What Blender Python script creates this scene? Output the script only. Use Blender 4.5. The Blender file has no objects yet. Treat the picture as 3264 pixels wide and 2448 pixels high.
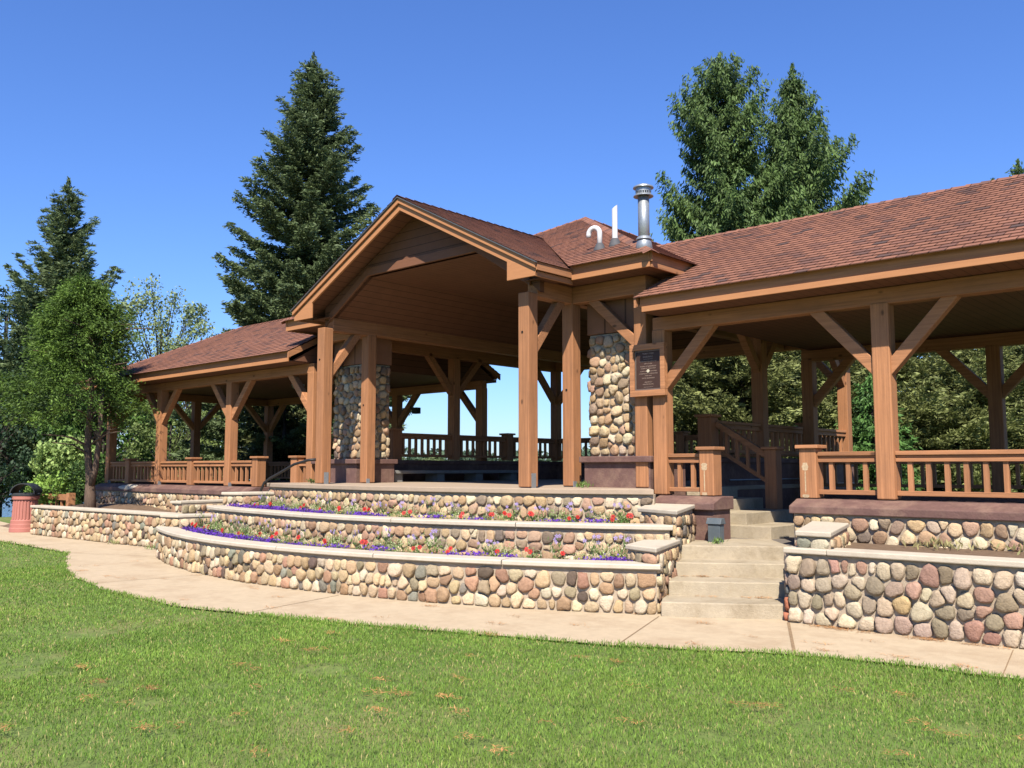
import bpy, math, random
import numpy as np
from math import sin, cos, radians, pi, sqrt, atan2
from mathutils import Vector, Matrix
random.seed(7)
RNG = np.random.default_rng(11)

# ------------------------------------------------------------------ camera, sky, sun, exposure
scene = bpy.context.scene
COL = scene.collection
cam_d = bpy.data.cameras.new('camera')
cam = bpy.data.objects.new('camera', cam_d)
COL.objects.link(cam)
cam.location = (0, 0, 1.65)
cam.rotation_euler = (radians(90 + 5.372), 0, radians(42.157))
cam_d.sensor_width = 36.0
cam_d.lens = 36.0 * 2850 / 3264
cam_d.clip_end = 6000
scene.camera = cam

SUN = Vector((0.40, -0.53, 0.748)).normalized()          # towards the sun
ELEV = math.asin(SUN.z)
AZ = atan2(SUN.x, SUN.y)
world = bpy.data.worlds.new("World")
scene.world = world
world.use_nodes = True
wn = world.node_tree.nodes
wl = world.node_tree.links
bg = wn['Background']
sky = wn.new('ShaderNodeTexSky')
sky.sky_type = 'NISHITA'
sky.sun_disc = False
sky.sun_elevation = ELEV
sky.sun_rotation = AZ
sky.altitude = 450
sky.air_density = 1.35
sky.dust_density = 0.25
sky.ozone_density = 3.5
tint = wn.new('ShaderNodeVectorMath'); tint.operation = 'MULTIPLY'
tint.inputs[1].default_value = (0.86, 1.20, 1.98)       # the camera's deep saturated summer blue
wl.new(sky.outputs[0], tint.inputs[0])
wl.new(tint.outputs[0], bg.inputs['Color'])
bg.inputs['Strength'].default_value = 0.05
sd = bpy.data.lights.new('sun', 'SUN')
sd.energy = 5.0
sd.angle = radians(0.53)
sd.color = (1.0, 0.93, 0.82)
so = bpy.data.objects.new('sun', sd)
COL.objects.link(so)
so.rotation_euler = SUN.to_track_quat('Z', 'Y').to_euler()
so.location = (20, -20, 30)
scene.view_settings.view_transform = 'Standard'
scene.view_settings.look = 'None'
scene.view_settings.exposure = 0.92
scene.view_settings.gamma = 1.0
scene.cycles.diffuse_bounces = 1
scene.view_settings.use_curve_mapping = False

# ------------------------------------------------------------------ materials
K = 0.68      # albedo level: the photograph is exposed for mid-toned surfaces
def mat(name, base, rough=0.8, var=0.12, scale=8.0, bump=0.0, bscale=60.0, metallic=0.0, spec=0.3,
        stretch=None, attr=None, dirt=None, dirt_scale=1.2, dirt_amt=0.5, trans=0.0):
    base = tuple(c * K for c in base)
    if dirt: dirt = tuple(c * K for c in dirt)
    m = bpy.data.materials.new(name)
    m.use_nodes = True
    N, L = m.node_tree.nodes, m.node_tree.links
    b = N['Principled BSDF']
    b.inputs['Roughness'].default_value = rough
    b.inputs['Metallic'].default_value = metallic
    b.inputs['Specular IOR Level'].default_value = spec
    tc = N.new('ShaderNodeTexCoord')
    mp = N.new('ShaderNodeMapping')
    L.new(tc.outputs['Object'], mp.inputs['Vector'])
    if stretch: mp.inputs['Scale'].default_value = stretch
    nz = N.new('ShaderNodeTexNoise')
    nz.inputs['Scale'].default_value = scale
    nz.inputs['Detail'].default_value = 6
    nz.inputs['Roughness'].default_value = 0.65
    L.new(mp.outputs[0], nz.inputs['Vector'])
    mr = N.new('ShaderNodeMapRange')
    mr.inputs['From Min'].default_value = 0.25
    mr.inputs['From Max'].default_value = 0.75
    mr.inputs['To Min'].default_value = (1 - var) * (K if attr else 1)
    mr.inputs['To Max'].default_value = (1 + var) * (K if attr else 1)
    L.new(nz.outputs['Fac'], mr.inputs['Value'])
    mul = N.new('ShaderNodeMix')
    mul.data_type = 'RGBA'
    mul.blend_type = 'MULTIPLY'
    mul.inputs[0].default_value = 1.0
    mul.clamp_result = False
    if attr:
        at = N.new('ShaderNodeAttribute')
        at.attribute_name = attr
        L.new(at.outputs['Color'], mul.inputs[6])
    else:
        mul.inputs[6].default_value = (*base, 1)
    cmb = N.new('ShaderNodeCombineColor')
    for i in range(3): L.new(mr.outputs[0], cmb.inputs[i])
    L.new(cmb.outputs[0], mul.inputs[7])
    out = mul.outputs[2]
    if dirt:
        dn = N.new('ShaderNodeTexNoise')
        dn.inputs['Scale'].default_value = dirt_scale
        dn.inputs['Detail'].default_value = 8
        dn.inputs['Roughness'].default_value = 0.7
        L.new(tc.outputs['Object'], dn.inputs['Vector'])
        dr = N.new('ShaderNodeMapRange')
        dr.inputs['From Min'].default_value = 0.48
        dr.inputs['From Max'].default_value = 0.72
        dr.inputs['To Max'].default_value = dirt_amt
        L.new(dn.outputs['Fac'], dr.inputs['Value'])
        mx = N.new('ShaderNodeMix')
        mx.data_type = 'RGBA'
        L.new(dr.outputs[0], mx.inputs[0])
        L.new(out, mx.inputs[6])
        mx.inputs[7].default_value = (*dirt, 1)
        out = mx.outputs[2]
    if 'timber' in name:
        vo = N.new('ShaderNodeTexVoronoi'); vo.inputs['Scale'].default_value = 1.0
        kp = N.new('ShaderNodeMapping'); L.new(tc.outputs['Object'], kp.inputs['Vector'])
        kp.inputs['Scale'].default_value = tuple(3.4 if c > 1 else 1.9 for c in stretch)
        L.new(kp.outputs[0], vo.inputs['Vector'])
        kr = N.new('ShaderNodeMapRange'); kr.inputs['From Min'].default_value = 0.045; kr.inputs['From Max'].default_value = 0.10
        kr.inputs['To Min'].default_value = 0.38; kr.inputs['To Max'].default_value = 1.0
        L.new(vo.outputs['Distance'], kr.inputs['Value'])
        gp = N.new('ShaderNodeMapping'); L.new(tc.outputs['Object'], gp.inputs['Vector'])
        gp.inputs['Scale'].default_value = tuple(38 if c > 1 else 0.9 for c in stretch)
        gn = N.new('ShaderNodeTexNoise'); gn.inputs['Scale'].default_value = 1.0; gn.inputs['Detail'].default_value = 3
        L.new(gp.outputs[0], gn.inputs['Vector'])
        gr = N.new('ShaderNodeMapRange'); gr.inputs['From Min'].default_value = 0.3; gr.inputs['From Max'].default_value = 0.7
        gr.inputs['To Min'].default_value = 0.80; gr.inputs['To Max'].default_value = 1.16
        L.new(gn.outputs['Fac'], gr.inputs['Value'])
        km = N.new('ShaderNodeMath'); km.operation = 'MULTIPLY'
        L.new(kr.outputs[0], km.inputs[0]); L.new(gr.outputs[0], km.inputs[1])
        oi = N.new('ShaderNodeObjectInfo')
        orr = N.new('ShaderNodeMapRange'); orr.inputs['To Min'].default_value = 0.84; orr.inputs['To Max'].default_value = 1.12
        L.new(oi.outputs['Random'], orr.inputs['Value'])
        k2 = N.new('ShaderNodeMath'); k2.operation = 'MULTIPLY'
        L.new(km.outputs[0], k2.inputs[0]); L.new(orr.outputs[0], k2.inputs[1]); km = k2
        kv = N.new('ShaderNodeVectorMath'); kv.operation = 'SCALE'
        L.new(out, kv.inputs[0]); L.new(km.outputs[0], kv.inputs['Scale'])
        out = kv.outputs[0]
    L.new(out, b.inputs['Base Color'])
    if bump > 0:
        bn = N.new('ShaderNodeTexNoise')
        bn.inputs['Scale'].default_value = bscale
        bn.inputs['Detail'].default_value = 5
        L.new(mp.outputs[0], bn.inputs['Vector'])
        bp = N.new('ShaderNodeBump')
        bp.inputs['Strength'].default_value = bump
        bp.inputs['Distance'].default_value = 0.01
        L.new(bn.outputs['Fac'], bp.inputs['Height'])
        L.new(bp.outputs[0], b.inputs['Normal'])
    if trans > 0:
        b.inputs['Transmission Weight'].default_value = 0
        tr = N.new('ShaderNodeBsdfTranslucent')
        L.new(out, tr.inputs['Color'])
        ms = N.new('ShaderNodeMixShader')
        ms.inputs[0].default_value = trans
        L.new(b.outputs[0], ms.inputs[1])
        L.new(tr.outputs[0], ms.inputs[2])
        L.new(ms.outputs[0], N['Material Output'].inputs['Surface'])
    return m

WOODC = (0.50, 0.225, 0.10)
M = {}
M['wood_v'] = mat('stained_timber_upright', WOODC, 0.75, 0.16, 5, 0.25, 40, stretch=(6, 6, 0.5), dirt=(0.30, 0.15, 0.08), dirt_scale=2.5, dirt_amt=0.35)
M['wood_x'] = mat('stained_timber_long', WOODC, 0.75, 0.16, 5, 0.25, 40, stretch=(0.5, 6, 6), dirt=(0.30, 0.15, 0.08), dirt_scale=2.0, dirt_amt=0.3)
M['wood_y'] = mat('stained_timber_deep', WOODC, 0.75, 0.16, 5, 0.25, 40, stretch=(6, 0.5, 6), dirt=(0.30, 0.15, 0.08), dirt_scale=2.0, dirt_amt=0.3)
M['fascia'] = mat('fascia_board', (0.24, 0.105, 0.055), 0.7, 0.12, 5, 0.2, 40, stretch=(0.5, 6, 6))  # shade of the gable recess put into the colour, for collar and opening trim
M['fascia_lit'] = mat('trim_board', (0.56, 0.25, 0.105), 0.7, 0.10, 4, 0.15, 40, stretch=(0.5, 6, 6))  # same stain as the posts, with a sunlit tone put into the colour
M['sill'] = mat('brown_painted_concrete', (0.185, 0.100, 0.082), 0.8, 0.2, 9, 0.5, 45, dirt=(0.50, 0.33, 0.22), dirt_scale=3.0, dirt_amt=0.4)
M['concrete'] = mat('cast_stone', (0.66, 0.57, 0.44), 0.9, 0.08, 12, 0.35, 90, dirt=(0.42, 0.34, 0.25), dirt_scale=2.2, dirt_amt=0.45)
M['slab'] = mat('platform_concrete', (0.50, 0.38, 0.27), 0.9, 0.08, 10, 0.3, 90, dirt=(0.36, 0.28, 0.2), dirt_scale=2, dirt_amt=0.4)
M['step'] = mat('step_concrete', (0.52, 0.43, 0.30), 0.9, 0.2, 5, 0.6, 70, dirt=(0.25, 0.19, 0.11), dirt_scale=2.6, dirt_amt=0.8)
M['grey_concrete'] = mat('grey_concrete', (0.30, 0.29, 0.27), 0.9, 0.12, 8, 0.3, 80)
M['mortar'] = mat('mortar', (0.55, 0.44, 0.32), 0.95, 0.14, 14, 0.8, 110, dirt=(0.42, 0.32, 0.22), dirt_scale=4, dirt_amt=0.5)
M['galv'] = mat('galvanised_steel', (0.42, 0.45, 0.47), 0.45, 0.22, 40, 0.05, 60, metallic=0.55, spec=0.5)
M['pvc'] = mat('white_plastic', (0.82, 0.82, 0.80), 0.4, 0.03, 5)
M['boot'] = mat('rubber_boot', (0.10, 0.10, 0.105), 0.7, 0.1, 10)
M['black_pipe'] = mat('black_hose', (0.03, 0.028, 0.027), 0.5, 0.15, 20)
M['greybox'] = mat('grey_painted_metal', (0.115, 0.14, 0.155), 0.55, 0.12, 12, dirt=(0.28, 0.27, 0.25), dirt_scale=9, dirt_amt=0.4)
M['bronze'] = mat('bronze_plate', (0.085, 0.045, 0.032), 0.5, 0.12, 25, 0.1, 60, metallic=0.2)
M['bronze_edge'] = mat('bronze_border', (0.22, 0.17, 0.14), 0.45, 0.2, 60, 0.5, 160, metallic=0.3)
M['bronze_text'] = mat('raised_bronze_letters', (0.42, 0.30, 0.23), 0.4, 0.05, 25, metallic=0.2)
M['seal'] = mat('round_metal_seal', (0.70, 0.62, 0.45), 0.4, 0.25, 80)
M['trash'] = mat('red_brown_plastic', (0.52, 0.20, 0.155), 0.65, 0.07, 7, 0.1, 90)
M['trash_lid'] = mat('dark_grey_plastic', (0.045, 0.048, 0.052), 0.6, 0.1, 20, 0.15, 90)
M['bark'] = mat('bark', (0.15, 0.10, 0.07), 0.95, 0.5, 8, 1.0, 25, stretch=(4, 4, 0.8))
M['bark_dark'] = mat('dark_bark', (0.05, 0.04, 0.032), 0.95, 0.4, 8, 1.0, 25, stretch=(4, 4, 0.8))
M['leafcol'] = mat('foliage', (0.1, 0.2, 0.05), 0.6, 0.25, 0.9, attr='Col', trans=0.28, spec=0.25)
M['grass'] = mat('grass_blades', (0.1, 0.2, 0.05), 0.6, 0.22, 1.1, attr='Col', trans=0.30, spec=0.25)
M['petal'] = mat('petals', (0.1, 0.2, 0.05), 0.6, 0.05, 3, attr='Col', trans=0.25)
M['stone'] = mat('fieldstone', (0.4, 0.3, 0.2), 0.85, 0.24, 38, 0.9, 60, attr='Col', spec=0.25)
M['soil'] = mat('soil', (0.20, 0.13, 0.08), 0.95, 0.35, 12, 0.9, 40)
M['needles'] = mat('dry_needles', (0.62, 0.30, 0.12), 0.9, 0.2, 20)
M['dark_gap'] = mat('dark_opening', (0.012, 0.011, 0.01), 0.9, 0.1, 5)
M['diffuser'] = mat('frosted_lamp_glass', (0.5, 0.5, 0.47), 0.4, 0.03, 5)

def path_mat():
    m = mat('path_concrete', (0.61, 0.475, 0.31), 0.92, 0.10, 7, 0.5, 90, dirt=(0.40, 0.27, 0.155), dirt_scale=1.3, dirt_amt=0.6)
    return m
M['path'] = path_mat()
M['floor'] = mat('dark_floor_concrete', (0.20, 0.17, 0.14), 0.9, 0.15, 6, 0.3, 80)  # wing shade put into the colour: darker than the step concrete

def lawn_mat():
    m = mat('lawn_soil', (0.16, 0.22, 0.05), 0.95, 0.4, 9, 0.8, 60, dirt=(0.42, 0.31, 0.15), dirt_scale=0.9, dirt_amt=0.5)
    return m
M['lawn'] = lawn_mat()

def shingle_mat():
    m = bpy.data.materials.new('asphalt_shingles')
    m.use_nodes = True
    N, L = m.node_tree.nodes, m.node_tree.links
    b = N['Principled BSDF']
    b.inputs['Roughness'].default_value = 0.92
    b.inputs['Specular IOR Level'].default_value = 0.2
    uv = N.new('ShaderNodeUVMap')
    uv.uv_map = 'UVMap'
    br = N.new('ShaderNodeTexBrick')
    br.inputs['Scale'].default_value = 1.0
    br.inputs['Brick Width'].default_value = 0.18
    br.inputs['Row Height'].default_value = 0.14
    br.inputs['Mortar Size'].default_value = 0.008
    br.inputs['Mortar Smooth'].default_value = 0.1
    br.offset = 0.43
    br.inputs['Color1'].default_value = (0, 0, 0, 1)
    br.inputs['Color2'].default_value = (1, 1, 1, 1)
    br.inputs['Mortar'].default_value = (0.5, 0.5, 0.5, 1)
    L.new(uv.outputs[0], br.inputs['Vector'])
    cr = N.new('ShaderNodeValToRGB')
    e = cr.color_ramp.elements
    e[0].position = 0.0; e[0].color = (0.315, 0.143, 0.090, 1)
    e[1].position = 1.0; e[1].color = (0.105, 0.070, 0.062, 1)
    for p, c in ((0.45, (0.295, 0.133, 0.085)), (0.7, (0.265, 0.121, 0.080)), (0.86, (0.22, 0.105, 0.076))):
        x = e.new(p); x.color = (*c, 1)
    L.new(br.outputs['Color'], cr.inputs[0])
    nz = N.new('ShaderNodeTexNoise')
    nz.inputs['Scale'].default_value = 0.9
    nz.inputs['Detail'].default_value = 3
    L.new(uv.outputs[0], nz.inputs['Vector'])
    nf = N.new('ShaderNodeTexNoise')
    nf.inputs['Scale'].default_value = 160
    L.new(uv.outputs[0], nf.inputs['Vector'])
    ad = N.new('ShaderNodeMath'); ad.operation = 'ADD'
    L.new(nz.outputs['Fac'], ad.inputs[0]); L.new(nf.outputs['Fac'], ad.inputs[1])
    mr = N.new('ShaderNodeMapRange')
    mr.inputs['From Min'].default_value = 0.6; mr.inputs['From Max'].default_value = 1.4
    mr.inputs['To Min'].default_value = 0.78 * K; mr.inputs['To Max'].default_value = 1.32 * K
    L.new(ad.outputs[0], mr.inputs['Value'])
    mm = N.new('ShaderNodeMath'); mm.operation = 'MULTIPLY_ADD'
    L.new(br.outputs['Fac'], mm.inputs[0]); mm.inputs[1].default_value = -0.75; mm.inputs[2].default_value = 1.0
    m2 = N.new('ShaderNodeMath'); m2.operation = 'MULTIPLY'
    L.new(mr.outputs[0], m2.inputs[0]); L.new(mm.outputs[0], m2.inputs[1])
    vm = N.new('ShaderNodeVectorMath'); vm.operation = 'SCALE'
    L.new(cr.outputs[0], vm.inputs[0]); L.new(m2.outputs[0], vm.inputs['Scale'])
    L.new(vm.outputs[0], b.inputs['Base Color'])
    bp = N.new('ShaderNodeBump'); bp.inputs['Strength'].default_value = 0.5; bp.inputs['Distance'].default_value = 0.006
    L.new(nf.outputs['Fac'], bp.inputs['Height']); L.new(bp.outputs[0], b.inputs['Normal'])
    return m
M['shingle'] = shingle_mat()

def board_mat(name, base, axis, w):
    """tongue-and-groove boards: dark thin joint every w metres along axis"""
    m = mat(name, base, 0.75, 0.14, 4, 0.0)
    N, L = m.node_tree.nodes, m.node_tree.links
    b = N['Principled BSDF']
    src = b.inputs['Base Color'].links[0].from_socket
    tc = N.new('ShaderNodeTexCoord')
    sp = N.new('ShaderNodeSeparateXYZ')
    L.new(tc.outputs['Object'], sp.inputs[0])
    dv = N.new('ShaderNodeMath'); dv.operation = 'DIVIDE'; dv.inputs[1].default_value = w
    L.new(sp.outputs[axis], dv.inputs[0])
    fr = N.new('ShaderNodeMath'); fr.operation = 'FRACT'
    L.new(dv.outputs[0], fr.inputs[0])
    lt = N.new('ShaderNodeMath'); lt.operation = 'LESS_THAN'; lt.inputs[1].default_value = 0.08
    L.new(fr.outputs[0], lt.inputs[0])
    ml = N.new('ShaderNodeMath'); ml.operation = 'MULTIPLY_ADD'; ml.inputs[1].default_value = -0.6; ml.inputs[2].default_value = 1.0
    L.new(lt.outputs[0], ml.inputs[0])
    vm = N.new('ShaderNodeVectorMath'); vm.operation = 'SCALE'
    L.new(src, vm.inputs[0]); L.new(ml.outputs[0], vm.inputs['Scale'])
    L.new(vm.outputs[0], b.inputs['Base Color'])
    return m
M['ceiling_x'] = board_mat('ceiling_boards', (0.20, 0.088, 0.048), 0, 0.14)  # darker than the posts: shade under the roofs put into the colour
M['siding'] = board_mat('gable_siding', (0.20, 0.088, 0.048), 2, 0.15)  # gable shade put into the board colour, as on the ceiling
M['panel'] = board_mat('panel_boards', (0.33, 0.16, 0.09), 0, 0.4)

def water_mat():
    m = bpy.data.materials.new('lake_water')
    m.use_nodes = True
    N, L = m.node_tree.nodes, m.node_tree.links
    b = N['Principled BSDF']
    b.inputs['Base Color'].default_value = (0.03, 0.06, 0.11, 1)
    b.inputs['Roughness'].default_value = 0.12
    nz = N.new('ShaderNodeTexNoise'); nz.inputs['Scale'].default_value = 1.2; nz.inputs['Detail'].default_value = 4
    tc = N.new('ShaderNodeTexCoord'); L.new(tc.outputs['Object'], nz.inputs['Vector'])
    bp = N.new('ShaderNodeBump'); bp.inputs['Strength'].default_value = 0.6; bp.inputs['Distance'].default_value = 0.3
    L.new(nz.outputs['Fac'], bp.inputs['Height']); L.new(bp.outputs[0], b.inputs['Normal'])
    return m
M['water'] = water_mat()

# ------------------------------------------------------------------ mesh helpers
def tag(o, label=None, cat=None, group=None, kind=None):
    if label: o['label'] = label
    if cat: o['category'] = cat
    if group: o['group'] = group
    if kind: o['kind'] = kind
    return o

def empty(name, loc, label, cat, group=None):
    o = bpy.data.objects.new(name, None)
    o.empty_display_size = 0.3
    COL.objects.link(o)
    o.location = loc
    return tag(o, label, cat, group)

class MB:
    """collects geometry in world coordinates; build() links it as ONE mesh"""
    def __init__(s):
        s.v = []; s.f = []; s.uv = []; s.has_uv = False
    def add(s, vs, fs, uvs=None):
        n = len(s.v)
        s.v += [tuple(p) for p in vs]
        for i, f in enumerate(fs):
            s.f.append(tuple(n + k for k in f))
            s.uv.append(uvs[i] if uvs else None)
            if uvs: s.has_uv = True
        return s
    def box(s, x0, x1, y0, y1, z0, z1):
        vs = [(x, y, z) for z in (z0, z1) for y in (y0, y1) for x in (x0, x1)]
        return s.add(vs, [(0, 2, 3, 1), (4, 5, 7, 6), (0, 1, 5, 4), (2, 6, 7, 3), (0, 4, 6, 2), (1, 3, 7, 5)])
    def prism(s, poly, z0, z1):
        """poly CCW in xy; z0,z1 numbers or per-vertex lists"""
        n = len(poly)
        a = z0 if hasattr(z0, '__len__') else [z0] * n
        b = z1 if hasattr(z1, '__len__') else [z1] * n
        vs = [(p[0], p[1], a[i]) for i, p in enumerate(poly)] + [(p[0], p[1], b[i]) for i, p in enumerate(poly)]
        fs = [tuple(range(n - 1, -1, -1)), tuple(range(n, 2 * n))] + [(i, (i + 1) % n, n + (i + 1) % n, n + i) for i in range(n)]
        return s.add(vs, fs)
    def extrude(s, prof, axis, a0, a1):
        """prof: list of 2D points; axis 'x': (y,z) extruded from x=a0..a1 ; axis 'y': (x,z)"""
        n = len(prof)
        mk = (lambda p, a: (a, p[0], p[1])) if axis == 'x' else (lambda p, a: (p[0], a, p[1]))
        vs = [mk(p, a0) for p in prof] + [mk(p, a1) for p in prof]
        fs = [tuple(range(n)), tuple(range(2 * n - 1, n - 1, -1))] + [(i, n + i, n + (i + 1) % n, (i + 1) % n) for i in range(n)]
        return s.add(vs, fs)
    def beam(s, p, q, w, h, up=(0, 0, 1)):
        """rectangular bar from p to q, w sideways, h along up"""
        p, q, up = Vector(p), Vector(q), Vector(up)
        d = (q - p).normalized()
        r = d.cross(up).normalized()
        u = r.cross(d).normalized()
        vs = []
        for c in (p, q):
            for a, b in ((-1, -1), (1, -1), (1, 1), (-1, 1)):
                vs.append(c + r * a * w / 2 + u * b * h / 2)
        return s.add(vs, [(0, 1, 2, 3), (7, 6, 5, 4), (0, 4, 5, 1), (1, 5, 6, 2), (2, 6, 7, 3), (3, 7, 4, 0)])
    def tube(s, pts, rad, n=10, caps=True):
        pts = [Vector(p) for p in pts]
        rads = rad if hasattr(rad, '__len__') else [rad] * len(pts)
        base = len(s.v)
        prev = None
        for i, p in enumerate(pts):
            d = (pts[min(i + 1, len(pts) - 1)] - pts[max(i - 1, 0)]).normalized()
            if prev is None:
                a = Vector((1, 0, 0)) if abs(d.x) < 0.9 else Vector((0, 1, 0))
                r = d.cross(a).normalized()
            else:
                r = (prev - d * prev.dot(d)).normalized()
            prev = r
            u = d.cross(r)
            for k in range(n):
                t = 2 * pi * k / n
                s.v.append(tuple(p + (r * cos(t) + u * sin(t)) * rads[i]))
        for i in range(len(pts) - 1):
            for k in range(n):
                a = base + i * n + k; b = base + i * n + (k + 1) % n
                s.f.append((a, b, b + n, a + n)); s.uv.append(None)
        if caps:
            s.f.append(tuple(base + k for k in range(n - 1, -1, -1))); s.uv.append(None)
            m = base + (len(pts) - 1) * n
            s.f.append(tuple(m + k for k in range(n))); s.uv.append(None)
        return s
    def lathe(s, prof, cx, cy, n=32, z0=0):
        """prof: (r,z) bottom to top"""
        base = len(s.v)
        for r, z in prof:
            for k in range(n):
                t = 2 * pi * k / n
                s.v.append((cx + r * cos(t), cy + r * sin(t), z0 + z))
        for i in range(len(prof) - 1):
            for k in range(n):
                a = base + i * n + k; b = base + i * n + (k + 1) % n
                s.f.append((a, b, b + n, a + n)); s.uv.append(None)
        s.f.append(tuple(base + k for k in range(n - 1, -1, -1))); s.uv.append(None)
        m = base + (len(prof) - 1) * n
        s.f.append(tuple(m + k for k in range(n))); s.uv.append(None)
        return s
    def build(s, name, m, parent=None, smooth=False, bevel=0.0, origin=None):
        off = Vector((0, 0, 0))
        if parent is not None:
            off = world_loc(parent)
        elif origin is not None:
            off = Vector(origin)
        me = bpy.data.meshes.new(name)
        me.from_pydata([(v[0] - off.x, v[1] - off.y, v[2] - off.z) for v in s.v], [], s.f)
        if s.has_uv:
            ul = me.uv_layers.new(name='UVMap')
            i = 0
            for fi, f in enumerate(s.f):
                u = s.uv[fi]
                for k in range(len(f)):
                    ul.data[i].uv = u[k] if u else (0, 0)
                    i += 1
        if smooth:
            me.polygons.foreach_set('use_smooth', [True] * len(me.polygons))
        me.materials.append(M[m] if isinstance(m, str) else m)
        me.update()
        o = bpy.data.objects.new(name, me)
        COL.objects.link(o)
        if parent is not None:
            o.parent = parent
        elif origin is not None:
            o.location = off
        if bevel > 0:
            bm_ = o.modifiers.new('edge', 'BEVEL')
            bm_.width = bevel
            bm_.segments = 2
            bm_.limit_method = 'ANGLE'
            bm_.angle_limit = radians(40)
        return o

def world_loc(o):
    l = Vector(o.location)
    p = o.parent
    while p:
        l = l + Vector(p.location)
        p = p.parent
    return l

def np_mesh(name, verts, faces, col, m, parent=None, origin=None, smooth=False):
    """verts (n,3), faces (k,4|3) int arrays, col (n,3) per point"""
    off = np.zeros(3)
    if parent is not None: off = np.array(world_loc(parent))
    elif origin is not None: off = np.array(origin)
    me = bpy.data.meshes.new(name)
    n, k = len(verts), faces.shape[1]
    me.vertices.add(n)
    me.vertices.foreach_set('co', (verts - off).astype(np.float32).ravel())
    me.loops.add(faces.size)
    me.loops.foreach_set('vertex_index', faces.astype(np.int32).ravel())
    me.polygons.add(len(faces))
    me.polygons.foreach_set('loop_start', np.arange(0, faces.size, k, dtype=np.int32))
    try:
        me.polygons.foreach_set('loop_total', np.full(len(faces), k, dtype=np.int32))
    except Exception:
        pass
    me.update(calc_edges=True)
    if smooth:
        me.polygons.foreach_set('use_smooth', np.ones(len(faces), dtype=bool))
    if col is not None:
        ca = me.color_attributes.new(name='Col', type='FLOAT_COLOR', domain='POINT')
        c4 = np.ones((n, 4), dtype=np.float32)
        c4[:, :3] = col
        ca.data.foreach_set('color', c4.ravel())
    me.materials.append(M[m])
    me.validate()
    o = bpy.data.objects.new(name, me)
    COL.objects.link(o)
    if parent is not None: o.parent = parent
    elif origin is not None: o.location = origin
    return o

# pixel column + distance -> ground position (used only to survey where the far trees stand)
FH = Vector((-0.6711, 0.7413, 0)); RT = Vector((0.7413, 0.6711, 0))
def at(px, w):
    p = FH * w + RT * ((px - 1632) / 2850 * w)
    return p.x, p.y

# ------------------------------------------------------------------ terrain, lake, far shore
def smooth(a, b, x):
    t = min(1.0, max(0.0, (x - a) / (b - a)))
    return t * t * (3 - 2 * t)

def ground_h(x, y):
    # bank falls to the lake behind the building and to the left
    d = max(0.0, (y - 22) * 0.9, (-x - 33) * 1.0)
    if x > -8: d = max(0.0, (y - 34) * 0.9)
    elif x > -14:
        t = (x + 14) / 6
        d = d * (1 - t) + max(0.0, (y - 34) * 0.9) * t
    h = -4.5 * smooth(0, 26, d)
    far = sqrt(x * x + y * y)
    if far > 420: h += 7.5 * smooth(420, 470, far)
    return h - 0.02

# ground: one polar sheet out to the horizon
def build_ground():
    rs = list(np.linspace(0, 60, 61)) + [66, 74, 84, 96, 110, 130, 160, 200, 250, 310, 380, 420, 432, 445, 460, 480, 560, 700, 1000, 1600, 2600]
    na = 144
    v = [(0, 0, ground_h(0, 0))]
    for r in rs[1:]:
        for k in range(na):
            a = 2 * pi * k / na
            x, y = r * cos(a), r * sin(a)
            v.append((x, y, ground_h(x, y)))
    f = [(0, 1 + k, 1 + (k + 1) % na) for k in range(na)]
    for i in range(len(rs) - 2):
        for k in range(na):
            a = 1 + i * na + k; b = 1 + i * na + (k + 1) % na
            f.append((a, a + na, b + na, b))
    mb = MB(); mb.add(v, f)
    o = mb.build('ground', 'lawn', smooth=True)
    tag(o, kind='structure')
build_ground()
mb = MB()
rr = 3000
mb.add([(-rr, -200, -3.3), (rr, -200, -3.3), (rr, rr, -3.3), (-rr, rr, -3.3)], [(0, 1, 2, 3)])
tag(mb.build('water', 'water'), kind='structure')

# lawn edge measured along the path
LAWN = [(-60, 9.6), (-34, 8.2), (-22.5, 7.42), (-18.9, 7.32), (-18.2, 7.28), (-17.6, 6.98), (-16.42, 6.52), (-15.4, 6.12), (-14.25, 5.78), (-12.31, 5.42), (-10.23, 5.40),
        (-8.18, 5.92), (-6.57, 6.46)]
def unproj(px, py, z=0.0):
    yaw, p = radians(42.157), radians(5.372)
    f = Vector((-sin(yaw) * cos(p), cos(yaw) * cos(p), sin(p)))
    r = Vector((cos(yaw), sin(yaw), 0)); u = r.cross(f)
    d = f + r * ((px - 1632) / 2850) - u * ((py - 1224) / 2850)
    t = (z - 1.65) / d.z
    return (d.x * t, d.y * t)
LAWN += [(-5.22, 6.90), (-4.40, 7.28), (-3.75, 7.66), (-2.86, 7.93), (-1.92, 7.99), (-0.5, 8.02), (4, 8.1), (30, 8.4)]
def lawn_y(x):
    for (a, b), (c, d) in zip(LAWN[:-1], LAWN[1:]):
        if a <= x <= c:
            return b + (d - b) * (x - a) / (c - a)
    return 8.2
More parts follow.
